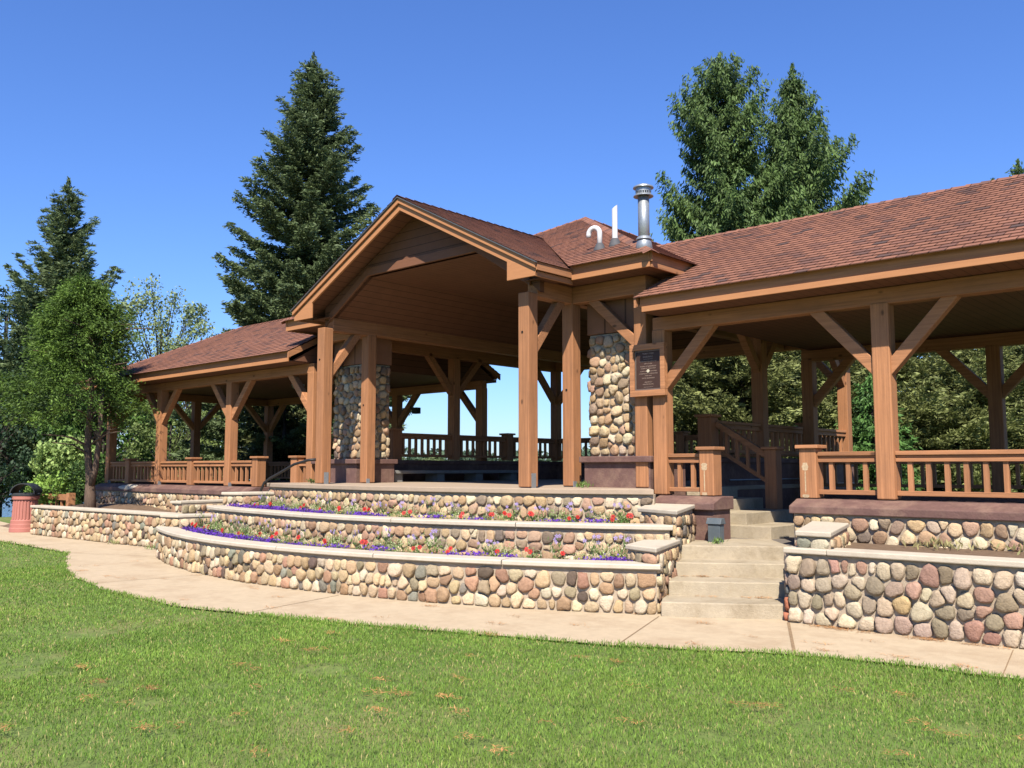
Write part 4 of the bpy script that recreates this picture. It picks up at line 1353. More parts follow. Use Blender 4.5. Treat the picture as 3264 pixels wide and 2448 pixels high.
# hood: half cylinder shell open at both ends
mb = MB(); vs = []; nn = 20
for xx in (-.24, .24):
    for rr_ in (.27, .248):
        for k in range(nn + 1):
            t = pi * k / nn
            lx, ly = rr_ * cos(t), xx * 1.05; ca, sa = cos(-2.25), sin(-2.25)
            vs.append((tcx + lx * ca - ly * sa, tcy + lx * sa + ly * ca, .965 + rr_ * .95 * sin(t)))
q_ = nn + 1; fs = []
for k in range(nn):
    fs += [(k, k + 1, 2 * q_ + k + 1, 2 * q_ + k), (q_ + k + 1, q_ + k, 3 * q_ + k, 3 * q_ + k + 1), (k + 1, k, q_ + k, q_ + k + 1), (2 * q_ + k, 2 * q_ + k + 1, 3 * q_ + k + 1, 3 * q_ + k)]
mb.add(vs, fs); hd = mb.build('hood', 'trash_lid', tc_, smooth=False)

tc_.scale = (TS, TS, 1.03)
# low brown fence behind the trash can
x0_, y0_ = at(140, 27.5); x1_, y1_ = at(236, 25.4)
fr = empty('low_fence', (x0_, y0_, 0.2), 'low brown timber fence under the leafy shrub beside the trash can', 'fence')
mb = MB(); mb.beam((x0_, y0_, .82), (x1_, y1_, .82), .14, .16); mb.build('top_rail', 'wood_x', fr)
mb = MB(); mb.beam((x0_, y0_, .42), (x1_, y1_, .42), .08, .06); mb.build('bottom_rail', 'wood_x', fr)
for k in range(6):
    t = (k + .4) / 6
    x, y = x0_ + (x1_ - x0_) * t, y0_ + (y1_ - y0_) * t
    mb = MB(); mb.box(x - .03, x + .03, y - .03, y + .03, .2, .75); mb.build('baluster', 'wood_v', fr)
mb = MB(); mb.box(x1_ - .09, x1_ + .09, y1_ - .09, y1_ + .09, .1, .95); mb.build('newel_post', 'wood_v', fr)

# ------------------------------------------------------------------ vegetation
def leaf_quads(P, D, Nn, ln, wd, col, jitter=0.15, rng=RNG, taper=True):
    """P centres (n,3), D long axes, Nn rough normals; returns verts, faces, colours"""
    n = len(P)
    D = D / (np.linalg.norm(D, axis=1, keepdims=True) + 1e-9)
    S = np.cross(D, Nn); S /= (np.linalg.norm(S, axis=1, keepdims=True) + 1e-9)
    ln = np.asarray(ln).reshape(-1, 1) * np.ones((n, 1)); wd = np.asarray(wd).reshape(-1, 1) * np.ones((n, 1))
    a = P - D * ln * .5; b = P + S * wd * .5; c = P + D * ln * .5; d = P - S * wd * .5
    V = np.stack([a, b, c, d], 1).reshape(-1, 3)
    F = np.arange(4 * n).reshape(n, 4)
    c_ = col * (1 + rng.uniform(-jitter, jitter, (n, 1)))
    C = np.repeat(c_, 4, axis=0)
    return V, F, C

def merge(parts):
    V = []; F = []; C = []; o = 0
    for v, f, c in parts:
        V.append(v); F.append(f + o); C.append(c); o += len(v)
    return np.concatenate(V), np.concatenate(F), np.concatenate(C)

def conifer_mesh(H, Rb, seed, c1, c2, z_lo=0.08, dens=1.0, droop=0.25, upsweep=0.15, spr=0.19, wd=0.30, irregular=0.25, power=0.85, gaps=0.12, hang=0.0, whorl=0.42, nq=15, prof=None):
    """boughs in whorls; every bough carries side branchlets, every branchlet a clump of short needle sprigs"""
    rng = np.random.default_rng(seed)
    c1, c2 = np.array(c1), np.array(c2)
    Ps, Ds, Ls, Cs, br = [], [], [], [], []
    z = H * z_lo
    while z < H * 0.97:
        t = (z - H * z_lo) / (H * (1 - z_lo))
        R = Rb * (prof(t) if prof else (1 - t) ** power) + 0.10
        nb = max(4, int(round((4.2 + 2.6 * (1 - t)) * dens)))
        a0 = rng.uniform(0, 6.28)
        for k in range(nb):
            if rng.random() < gaps * min(1, 2.2 * (1 - t)): continue
            az = a0 + 6.283 * k / nb + rng.uniform(-.35, .35)
            L = R * (1 + rng.uniform(-irregular, irregular * .75))
            zz = z + rng.uniform(-.2, .2) * whorl * 1.4
            dirh = np.array([cos(az), sin(az), 0]); side = np.array([-sin(az), cos(az), 0])
            stp = .17 / dens ** .5
            m = max(3, int(L / stp))
            sv = (np.arange(m) + .6) / m
            hz = zz - droop * L * sv * (1 - t * .7) + (upsweep + .30 * t) * L * sv ** 2 * 1.25
            ax = dirh * (sv * L)[:, None]; ax[:, 2] = hz
            br.append([(0, 0, zz)] + [tuple(p) for p in ax[::max(1, m // 3)]])
            # clump centres: axis and branchlets left and right
            cen, outd, frac = [ax], [np.tile(dirh, (m, 1))], [sv]
            span = (.30 * L + .10) * np.minimum(1.0, .35 + 1.4 * sv) * (1.08 - sv) ** .75
            for sg in (-1, 1):
                for q in (.35, .68, 1.0):
                    keep = span * q > .09
                    if not keep.any(): continue
                    c = ax + side * (sg * span * q)[:, None] + dirh * (span * q * .45)[:, None]
                    c[:, 2] -= span * q * (.10 + .25 * hang)
                    c += rng.normal(0, .035, c.shape)
                    cen.append(c[keep]); outd.append((np.tile(dirh * .8, (m, 1)) + side * sg * .8)[keep]); frac.append(np.minimum(1, sv + q * .25)[keep])
            cen = np.concatenate(cen); outd = np.concatenate(outd); frac = np.concatenate(frac)
            drop = (frac > .22) | (rng.random(len(frac)) < .35)
            cen, outd, frac = cen[drop], outd[drop], frac[drop]
            n_ = len(cen)
            if n_ == 0: continue
            pc = np.repeat(cen, nq, axis=0); od = np.repeat(outd, nq, axis=0); fr = np.repeat(frac, nq)
            u = rng.uniform(-1, 1, (len(pc), 1))
            jit = rng.normal(0, 1, pc.shape) * np.array([.055, .055, .04])
            pc = pc + od * u * .11 + jit
            if hang:
                dz = rng.uniform(0, 1, len(pc)) ** 1.2 * hang * (.25 + .45 * fr)
                pc[:, 2] -= dz
            dd = od * (1 - .75 * min(1, hang * 1.6)) + rng.normal(0, .45, pc.shape)
            dd[:, 2] += .22 - hang * 2.6
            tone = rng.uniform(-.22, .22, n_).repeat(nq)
            mixf = np.clip(.28 + fr * .55 + tone + (jit[:, 2] / .04) * .10, 0, 1)[:, None]  # shade put into the needle colour: darker inside and below, lighter tips
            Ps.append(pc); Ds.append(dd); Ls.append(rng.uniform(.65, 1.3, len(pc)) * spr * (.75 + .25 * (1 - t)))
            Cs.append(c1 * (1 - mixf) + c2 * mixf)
        z += whorl * (1 - t * .45) * rng.uniform(.75, 1.25)
    P = np.concatenate(Ps); D = np.concatenate(Ds); L = np.concatenate(Ls); C = np.concatenate(Cs)
    N = rng.normal(0, 1, P.shape); N[:, 2] += .7
    n = 160
    lp = np.zeros((n, 3)); lp[:, 2] = H * rng.uniform(.935, 1.0, n); lp[:, :2] = rng.normal(0, 1, (n, 2)) * (.02 + (H - lp[:, 2:3]) * .16)
    ldr = rng.normal(0, .5, (n, 3)); ldr[:, 2] = .9
    P = np.concatenate([P, lp]); D = np.concatenate([D, ldr]); L = np.concatenate([L, np.full(n, spr)]); C = np.concatenate([C, np.tile(c1 * .3 + c2 * .7, (n, 1))]); N = np.concatenate([N, rng.normal(0, 1, (n, 3))])
    return leaf_quads(P, D, N, L, L * wd, C, .3, rng), br

def make_conifer(name, label, group, x, y, z0, H, Rb, seed, c1, c2, trunk_r=.16, bark='bark_dark', branches=True, **kw):
    root = empty(name, (x, y, z0), label, 'tree', group)
    (V, F, C), br = conifer_mesh(H, Rb, seed, c1, c2, **kw)
    V = V + np.array([x, y, z0])
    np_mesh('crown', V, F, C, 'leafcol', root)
    mb = MB(); mb.tube([(x, y, z0 - .6), (x + .03, y, z0 + H * .4), (x, y, z0 + H * .97)], [trunk_r, trunk_r * .62, .02], 9)
    if branches:
        for b in br[::2]:
            p = [(x + a, y + bb, z0 + c) for a, bb, c in b]
            mb.tube(p, [trunk_r * .16] + [trunk_r * .09] * (len(p) - 2) + [.006], 4, caps=False)
    mb.build('trunk', bark, root, smooth=True)
    return root

def copy_tree(src, x, y, z, rz, s, label, sz=None):
    c = src.copy(); COL.objects.link(c)
    c.location = (x, y, z); c.rotation_euler = (0, 0, rz); c.scale = (s, s, sz or s)
    c['label'] = label
    for ch in list(src.children):
        d = ch.copy(); COL.objects.link(d); d.parent = c
    return c

def broadleaf_mesh(H, R, seed, c1, c2, leaf=.10, n_cl=60, per=90, z_lo=.3, clr=.55, flat=.8):
    rng = np.random.default_rng(seed)
    c1, c2 = np.array(c1), np.array(c2)
    Ps, Cs, Ds, br = [], [], [], []
    for i in range(n_cl):
        u = rng.uniform(-1, 1); a = rng.uniform(0, 6.28); r = rng.uniform(.45, 1) ** .6
        zc_ = H * (z_lo + (1 - z_lo) * (.5 + .5 * u * r))
        prof = sqrt(max(.05, 1 - (u * r) ** 2))
        cx_, cy_ = R * prof * r * cos(a), R * prof * r * sin(a)
        cr = clr * rng.uniform(.6, 1.3)
        p = rng.normal(0, 1, (per, 3)); p /= np.linalg.norm(p, axis=1, keepdims=True)
        p *= cr * rng.uniform(.3, 1, (per, 1)); p[:, 2] *= flat
        Ps.append(p + np.array([cx_, cy_, zc_]))
        Ds.append(rng.normal(0, 1, (per, 3)) + np.array([0, 0, -.4]))
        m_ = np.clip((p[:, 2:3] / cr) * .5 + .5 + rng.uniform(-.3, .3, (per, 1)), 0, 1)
        Cs.append(c1 * (1 - m_) + c2 * m_)
        br.append([(0, 0, max(.3, zc_ * .55)), (cx_ * .4, cy_ * .4, zc_ * .78), (cx_, cy_, zc_)])
    P = np.concatenate(Ps); D = np.concatenate(Ds); C = np.concatenate(Cs)
    N = rng.normal(0, 1, P.shape); N[:, 2] += .8
    L = leaf * rng.uniform(.6, 1.3, len(P))
    return leaf_quads(P, D, N, L, L * .62, C, .22, rng), br

def make_broadleaf(name, label, group, x, y, z0, H, R, seed, c1, c2, trunk_r=.12, bark='bark_dark', cat='tree', stems=None, **kw):
    root = empty(name, (x, y, z0), label, cat, group)
    (V, F, C), br = broadleaf_mesh(H, R, seed, c1, c2, **kw)
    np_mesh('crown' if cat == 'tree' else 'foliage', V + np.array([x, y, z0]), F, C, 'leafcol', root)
    mb = MB(); mb.tube([(x, y, z0 - .5), (x + .05, y, z0 + H * .4), (x, y, z0 + H * .8)], [trunk_r, trunk_r * .7, .03], 8)
    for b in br[::2]:
        p = [(x + a, y + bb, z0 + c) for a, bb, c in b]
        mb.tube(p, [trunk_r * .35, trunk_r * .2, .01], 5, caps=False)
    mb.build('trunk' if cat == 'tree' else 'stem', bark, root, smooth=True)
    return root

SPR1, SPR2 = (0.030, 0.052, 0.028), (0.19, 0.255, 0.105)
NSP1, NSP2 = (0.026, 0.055, 0.022), (0.17, 0.265, 0.075)
OLV1, OLV2 = (0.06, 0.075, 0.025), (0.34, 0.38, 0.13)
# big spruce behind the left wing
x, y = at(974, 34); BIG = make_conifer('spruce_tree', 'tall dense blue-green spruce rising behind the left wing beside the gable', None, x, y, 0, 18.0, 4.3, 1, SPR1, SPR2, .26, z_lo=.12, dens=1.0, droop=.30, upsweep=.24, spr=.21, irregular=.28, power=.78, gaps=.10, hang=.08)
# two Norway spruces behind the right wing
def prA(t): return (1 - t) ** .62 * (1 - .42 * math.exp(-((t - .66) / .05) ** 2)) * (1.0 if t > .66 else .92)
x, y = at(2321, 29); make_conifer('spruce_tree', 'left one of the two drooping spruces behind the right roof, beside the steel flue', None, x, y, 0, 15.6, 3.6, 2, NSP1, NSP2, .2, z_lo=.14, dens=.95, droop=.25, upsweep=.42, spr=.20, irregular=.30, prof=prA, gaps=.14, hang=.42, whorl=.50)
x, y = at(2560, 30.5); make_conifer('spruce_tree', 'right one of the two drooping spruces behind the right roof, with bare trunk showing', None, x, y, 0, 15.9, 5.5, 3, NSP1, NSP2, .2, z_lo=.14, dens=1.0, droop=.28, upsweep=.34, spr=.20, irregular=.34, power=1.0, gaps=.14, hang=.42, whorl=.50)
x, y = at(3205, 33); make_conifer('spruce_tree', 'spruce whose tip just shows over the ridge at the right edge', None, x, y, 0, 12.55, 2.0, 4, NSP1, NSP2, z_lo=.3, branches=False, dens=.8, nq=8)
x, y = at(3290, 33); make_conifer('spruce_tree', 'spruce mostly outside the frame at the right edge above the roof', None, x, y, 0, 13.3, 2.0, 5, NSP1, NSP2, z_lo=.3, branches=False, dens=.8, nq=8)
# white pine on the left
x, y = at(182, 40); make_conifer('pine_tree', 'open-crowned pine rising behind the cedar on the left', None, x, y, -1, 15.9, 3.3, 6, (0.035, 0.065, 0.032), (0.22, 0.29, 0.12), .2, z_lo=.2, dens=1.0, droop=.0, upsweep=.42, spr=.26, wd=.24, irregular=.45, power=.85, gaps=.2, whorl=.6, nq=14)

# foreground cedar: forked trunk, flat sprays of fresh green
def cedar():
    x, y, z0 = -22.95, 9.62, .66
    root = empty('cedar_tree', (x, y, z0), 'bushy green cedar with a forked trunk behind the long low wall', 'tree')
    rng = np.random.default_rng(9)
    Ps, Ds, Cs = [], [], []
    c1, c2 = np.array((.022, .055, .012)), np.array((.21, .34, .055))
    n = 900
    for i in range(n):
        t = rng.uniform(0, 1) ** .8
        z = 2.75 + 3.65 * t
        R = 1.72 * (1 - t) ** .55 * (0.86 + .14 * sin(t * 11)) * min(1, .7 + t * 2.4) + .12
        a = rng.uniform(0, 6.28); r = R * rng.uniform(.55, 1.05) * (1 + .16 * sin(3 * a + 5 * t) + .08 * sin(7 * a - 9 * t))
        if sin(5 * a + 8 * t) > .86: continue
        sh = .50 - .15 * t
        c = np.array([r * cos(a) - .7413 * sh, r * sin(a) - .6711 * sh, z + rng.uniform(-.15, .15)])
        out = np.array([cos(a), sin(a), -.35])
        m = 95
        s = rng.uniform(-.5, .5, (m, 1)); off = rng.normal(0, 1, (m, 3)) * np.array([.085, .085, .07])
        Ps.append(c + out * s * .55 + off)
        Ds.append(out + rng.normal(0, .55, (m, 3)) + np.array([0, 0, .1]))
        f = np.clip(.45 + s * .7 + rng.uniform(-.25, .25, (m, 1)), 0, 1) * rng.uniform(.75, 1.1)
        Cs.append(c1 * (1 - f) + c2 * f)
    P = np.concatenate(Ps); D = np.concatenate(Ds); C = np.concatenate(Cs)
    N = rng.normal(0, 1, P.shape)
    L = .075 * rng.uniform(.6, 1.5, len(P))
    V, F, Cc = leaf_quads(P + np.array([x, y, z0 - .66]), D, N, L, L * .32, C, .2, rng)
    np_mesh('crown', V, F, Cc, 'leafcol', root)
    mb = MB()
    mb.tube([(x + .05, y, z0 - .3), (x, y, z0 + .3), (x - .06, y, z0 + .75), (x - .16, y - .05, z0 + 1.5), (x - .2, y, z0 + 2.6), (x - .1, y, z0 + 4.2)], [.16, .135, .10, .085, .07, .03], 10)
    mb.tube([(x, y, z0 + .55), (x + .10, y + .06, z0 + .95), (x + .16, y + .1, z0 + 1.7), (x + .22, y + .1, z0 + 3)], [.09, .075, .065, .04], 9)
    for k in range(26):
        a = rng.uniform(0, 6.28); z = z0 + rng.uniform(1.3, 4.4); r = rng.uniform(.8, 1.5)
        mb.tube([(x - .1, y, z), (x + r * .5 * cos(a), y + r * .5 * sin(a), z + .25), (x + r * cos(a), y + r * sin(a), z + .3)], [.03, .02, .008], 5, caps=False)
    mb.build('trunk', 'bark', root, smooth=True)
cedar()

# pale willow
x, y = at(505, 48); make_broadleaf('willow_tree', 'pale green loose-leaved willow between the cedar and the big spruce', None, x, y, -1.5, 13.6, 2.9, 12, (.17, .23, .09), (.42, .51, .22), .16, leaf=.17, n_cl=150, per=60, z_lo=.3, clr=.62, flat=1.1)
x, y = at(610, 46); make_broadleaf('willow_tree', 'smaller pale willow right behind the left roof slope', None, x, y, -1.5, 10.6, 2.1, 13, (.17, .23, .09), (.40, .50, .21), .13, leaf=.16, n_cl=90, per=60, z_lo=.3, clr=.6, flat=1.1)
# dark trees at the left edge
x, y = at(5, 44); make_broadleaf('oak_tree', 'dark broadleaf tree cut off by the left edge of the picture', None, x, y, -1.5, 13.5, 3.1, 14, (.025, .05, .022), (.10, .16, .075), .24, leaf=.17, n_cl=120, per=70, z_lo=.12, clr=.75)
x, y = at(95, 39); make_broadleaf('oak_tree', 'dark shaded tree with a thick trunk between the trash can and the cedar', None, x, y, -1.2, 10.0, 2.8, 15, (.02, .04, .018), (.065, .11, .045), .27, leaf=.16, n_cl=120, per=70, z_lo=.22, clr=.7)
x, y = at(-30, 33); make_broadleaf('oak_tree', 'low dark tree at the far left edge behind the trash can', None, x, y, -1, 6.5, 1.8, 16, (.02, .045, .02), (.07, .13, .06), .12, leaf=.14, n_cl=60, per=70, z_lo=.15, clr=.6)

# broadleaf trees behind the left wing
G1 = 'leafy trees seen through the left wing'
x, y = at(330, 37)
BL = make_broadleaf('leafy_tree', 'bright green maple-like tree seen between the first two posts of the left wing', G1, x, y, -1, 7.2, 2.3, 21, (.03, .08, .02), (.20, .36, .07), .13, leaf=.19, n_cl=85, per=85, z_lo=.1, clr=.62)
x, y = at(640, 41)
BL2 = make_broadleaf('leafy_tree', 'yellow-green leafy tree seen through the middle bay of the left wing', G1, x, y, -1.5, 7.8, 2.5, 22, (.06, .09, .028), (.29, .38, .11), .13, leaf=.15, n_cl=85, per=85, z_lo=.05, clr=.62)
for i, (px, w, s, src, lb) in enumerate(((230, 40, .95, BL, 'shaded leafy tree behind the forked cedar trunk'), (440, 42, 1.0, BL, 'leafy tree behind the first front post of the left wing'), (545, 36, .78, BL2, 'low leafy tree in the second bay of the left wing'),
        (740, 38, .85, BL2, 'leafy tree behind the second front post of the left wing'), (840, 44, .95, BL, 'leafy tree behind the last rear post of the left wing'), (930, 40, .8, BL2, 'leafy tree beside the left gable post'), (150, 46, 1.2, BL, 'leafy tree in the dark grove behind the trash can'))):
    x, y = at(px, w); copy_tree(src, x, y, -1.5, i * 1.7, s, lb)
x, y = at(905, 31); make_conifer('spruce_tree', 'spruce with brown lower twigs seen in the last bay of the left wing', None, x, y, -.5, 6.2, 2.6, 23, (.06, .05, .025), (.17, .19, .07), .14, z_lo=.12, dens=.9, gaps=.25, spr=.2, hang=.2, nq=10)
x, y = at(1222, 38); make_conifer('spruce_tree', 'thin bare-twigged spruce showing past the left stone pier', None, x, y, -1.5, 8.6, 1.7, 24, (.05, .06, .03), (.11, .15, .06), .08, z_lo=.15, dens=.8, gaps=.45, spr=.18, nq=6, wd=.2)

# olive conifers behind the right wing
G2 = 'olive conifers seen through the right wing'
x, y = at(2240, 27)
CF = make_conifer('juniper_tree', 'olive-green conifer left of the inner posts of the right wing', G2, x, y, -.2, 6.9, 2.5, 31, OLV1, OLV2, .12, z_lo=.05, dens=1.1, droop=.1, upsweep=.3, spr=.18, irregular=.3, power=.55, gaps=.12, nq=9, whorl=.36)
x, y = at(2860, 25)
CF2 = make_conifer('juniper_tree', 'wide olive conifer filling the opening right of the first big post', G2, x, y, -.2, 6.6, 2.9, 32, OLV1, OLV2, .13, z_lo=.05, dens=1.0, droop=.15, upsweep=.2, spr=.19, irregular=.35, power=.5, gaps=.3, nq=9, whorl=.40)
x, y = at(2780, 22.5)
make_conifer('spruce_tree', 'fresh green young spruce low behind the right wing railing', None, x, y, 0, 4.0, 1.5, 33, (.04, .10, .03), (.15, .30, .07), .09, z_lo=.05, dens=.9, hang=.25, spr=.17, nq=9, whorl=.3)
for i, (px, w, s, src, lb) in enumerate(((2130, 30, .95, CF, 'olive conifer just right of the right stone pier'), (2370, 25, .98, CF2, 'olive conifer between the inner posts of the right wing'), (2490, 28, 1.05, CF, 'olive conifer behind the slim inner post pair'),
        (2620, 25, .95, CF, 'olive conifer behind the sunlit rear post'), (2700, 31, 1.05, CF2, 'darker olive conifer left of the first big post'), (3010, 29, .9, CF, 'olive conifer in the middle of the widest opening'), (3130, 25, .86, CF2, 'olive conifer behind the dark rear post on the right'),
        (3300, 27, 1.0, CF, 'olive conifer at the right edge of the picture'), (3420, 25, 1.0, CF2, 'olive conifer just outside the right edge'))):
    x, y = at(px, w); copy_tree(src, x, y, -.2, i * 2.1, s, lb)

# shrubs left
x, y = at(212, 27.5); make_broadleaf('pine_shrub', 'soft bright green pine shrub beside the forked cedar trunk', None, x, y, .3, 2.25, .85, 41, (.18, .30, .07), (.52, .68, .22), .04, cat='shrub', leaf=.13, n_cl=50, per=110, z_lo=.35, clr=.34)
x, y = at(200, 26.6); make_broadleaf('leafy_shrub', 'low leafy bright green shrub above the small brown fence', None, x, y, .3, 1.15, .85, 42, (.12, .25, .04), (.44, .66, .13), .03, cat='shrub', leaf=.11, n_cl=45, per=60, z_lo=.3, clr=.28)
x, y = at(300, 26.3); make_broadleaf('leafy_shrub', 'shaded shrub at the left end of the left wing foundation', None, x, y, .3, 1.6, .75, 43, (.03, .07, .02), (.12, .22, .05), .03, cat='shrub', leaf=.1, n_cl=40, per=60, z_lo=.2, clr=.3)

# far shore
def far_trees():
    rng = np.random.default_rng(77)
    parts = []
    for i in range(900):
        a = rng.uniform(radians(80), radians(190)); r = rng.uniform(455, 560)
        x, y = r * cos(a), r * sin(a); hh = rng.uniform(5, 10) * (1.25 if rng.random() < .2 else 1)
        m = 40
        t = rng.uniform(0, 1, (m, 1)); R = hh * .32 * (1 - t ** 1.6) + .3
        an = rng.uniform(0, 6.28, (m, 1))
        P = np.concatenate([x + R * np.cos(an), y + R * np.sin(an), 2.5 + hh * (.1 + .9 * t)], 1)
        c = np.array((.13, .20, .12)) * rng.uniform(.7, 1.25)
        parts.append(leaf_quads(P, rng.normal(0, 1, (m, 3)), rng.normal(0, 1, (m, 3)), 2.6, 2.0, np.tile(c, (m, 1)), .25, rng))
    V, F, C = merge(parts)
    o = np_mesh('far_shore_wood', V, F, C, 'leafcol')
    tag(o, 'pale wooded far shore of the lake seen under the stage railing', 'woodland', kind='stuff')
far_trees()

# ------------------------------------------------------------------ lawn grass
def grass():
    rng = np.random.default_rng(5)
    P = []
    # density falls with distance, covers everything the lens (or a step beside it) sees
    def fill(x0, x1, y0, y1, d):
        n = int((x1 - x0) * (y1 - y0) * d)
        return np.stack([rng.uniform(x0, x1, n), rng.uniform(y0, y1, n)], 1)
    pts = np.concatenate([fill(-9, 2.5, 1.0, 8.3, 5200), fill(-16, -9, 0.5, 6.5, 2300), fill(-24, -16, 1.5, 7.8, 750), fill(-40, -24, 2, 9, 260)])
    ly = np.array([lawn_y(a) for a in np.linspace(-60, 30, 1801)])
    yl = np.interp(pts[:, 0], np.linspace(-60, 30, 1801), ly)
    # ragged edge
    yl = yl + .02 + .035 * np.sin(pts[:, 0] * 7.3) * np.sin(pts[:, 0] * 2.1) + rng.normal(0, .018, len(pts))
    keep = pts[:, 1] < yl
    # inside the view (generous)
    w = -pts[:, 0] * .6711 + pts[:, 1] * .7413; s = pts[:, 0] * .7413 + pts[:, 1] * .6711
    keep &= (w > 3.6) & (np.abs(s) < w * .66 + 1.2)
    # bare patches
    BP = [(-8.35, 3.05, .30), (-7.9, 2.75, .22), (-6.2, 4.5, .24), (-9.2, 3.9, .25)]
    rb_ = random.Random(21)
    for _ in range(26):
        bw = rb_.uniform(5, 9); bpx = rb_.uniform(0, 3264); BP.append((*at(bpx, bw), rb_.uniform(.05, .14)))
    for bx, by, br_ in BP:
        d = np.hypot(pts[:, 0] - bx, (pts[:, 1] - by)) / br_
        keep &= ~((d < 1) & (rng.random(len(pts)) < .8))
    # thinning patches
    f = .6 * np.sin(pts[:, 0] * 1.7 + 1.3 * np.sin(pts[:, 1] * 2.1)) * np.sin(pts[:, 1] * 1.9 + .7) + .5 * np.sin(pts[:, 0] * 5.1 + 2 * np.sin(pts[:, 1] * 3.3)) * np.sin(pts[:, 1] * 6.1 + 1.5 * np.sin(pts[:, 0] * 2.7))
    keep &= rng.random(len(pts)) < np.clip(.80 + .3 * f, 0, 1)
    p = pts[keep]; n = len(p)
    f = f[keep]
    dist = np.hypot(p[:, 0], p[:, 1])
    h = rng.uniform(.018, .042, n) * (1 + .15 * f)
    edge = (np.interp(p[:, 0], np.linspace(-60, 30, 1801), ly) - p[:, 1]) < .15
    h = np.where(edge, h * rng.uniform(.9, 1.7, n), h)
    wd = .0022 + .0005 * dist
    wd = np.minimum(wd, .013) * rng.uniform(.7, 1.3, n)
    a = rng.uniform(0, 2 * pi, n); b = rng.uniform(0, 2 * pi, n); ln = rng.uniform(.1, .75, n) * h
    base = np.zeros((n, 3)); base[:, :2] = p
    sx = np.stack([np.cos(a), np.sin(a), np.zeros(n)], 1) * wd[:, None] * .5
    bend = np.stack([np.cos(b) * ln, np.sin(b) * ln, h], 1)
    m_ = base + np.stack([np.cos(b) * ln * .35, np.sin(b) * ln * .35, h * .6], 1)
    V = np.stack([base - sx, base + sx, m_ + sx * .7, base + bend, m_ - sx * .7], 1)
    # quads: (0,1,2,4) and tri (4,2,3) -> use two quads with repeated shape via 4-gon kite
    V4 = np.stack([base - sx * .9, base + sx * .9, m_ + sx, base + bend], 1)
    V = np.stack([base, m_ + sx, base + bend, m_ - sx], 1).reshape(-1, 3)
    F = np.arange(4 * n).reshape(n, 4)
    g1, g2, g3 = np.array((.165, .33, .045)), np.array((.34, .49, .085)), np.array((.66, .54, .22))
    t = np.clip(.5 + .28 * f[:, None] + rng.normal(0, .3, (n, 1)), 0, 1)
    c = g1 * (1 - t) + g2 * t
    dry = rng.random(n) < (.055 + .06 * (f < -.3))
    c[dry] = g3
    c *= rng.uniform(.75, 1.2, (n, 1))
    C = np.repeat(c, 4, axis=0)
    tag(np_mesh('grass', V, F, C, 'grass'), 'sunlit mown green lawn in front of the path', 'grass', kind='stuff')
grass()

# fallen pine needles
def needle_litter():
    rng = np.random.default_rng(8)
    parts = []
    cl = []
    for i in range(46):
        px, w = rng.uniform(0, 3264), rng.uniform(5.0, 9.0)
        x, y = at(px, w)
        if y < lawn_y(x) - .15: cl.append((x, y, .045, .055))
    for i in range(60):
        x = rng.uniform(-16, 2); y = lawn_y(x) + rng.uniform(.1, 2.2)
        cl.append((x, y, .008, .07))
    for i in range(60):
        x = rng.uniform(-4.2, 2); cl.append((x, 9.2 + (x + 4.38) * .03 - rng.uniform(0, .05), .008, .06))
    for i in range(14):
        th = radians(rng.uniform(30, 37)); R = rng.choice([12.2, 11.65, 11.1]); z = {12.2: .008, 11.65: .17, 11.1: .335}[R]
        x, y = arc_pt(th, R); cl.append((x, y, z, .05))
    for (x, y, z, r) in cl:
        m = rng.integers(12, 44)
        P = np.stack([x + rng.normal(0, r, m), y + rng.normal(0, r * .6, m), z + rng.uniform(0, .012, m)], 1)
        D = np.stack([rng.normal(0, 1, m), rng.normal(0, 1, m), rng.normal(0, .12, m)], 1)
        c = np.tile(np.array((.85, .42, .16)) * rng.uniform(.6, 1.1), (m, 1))
        parts.append(leaf_quads(P, D, np.tile([0, 0, 1.], (m, 1)), .065 * rng.uniform(.5, 1.2, m), .006, c, .25, rng))
    V, F, C = merge(parts)
    tag(np_mesh('pine_needle_litter', V, F, C, 'petal'), 'scattered orange dry pine needles on the lawn and the path', 'litter', kind='stuff')
needle_litter()

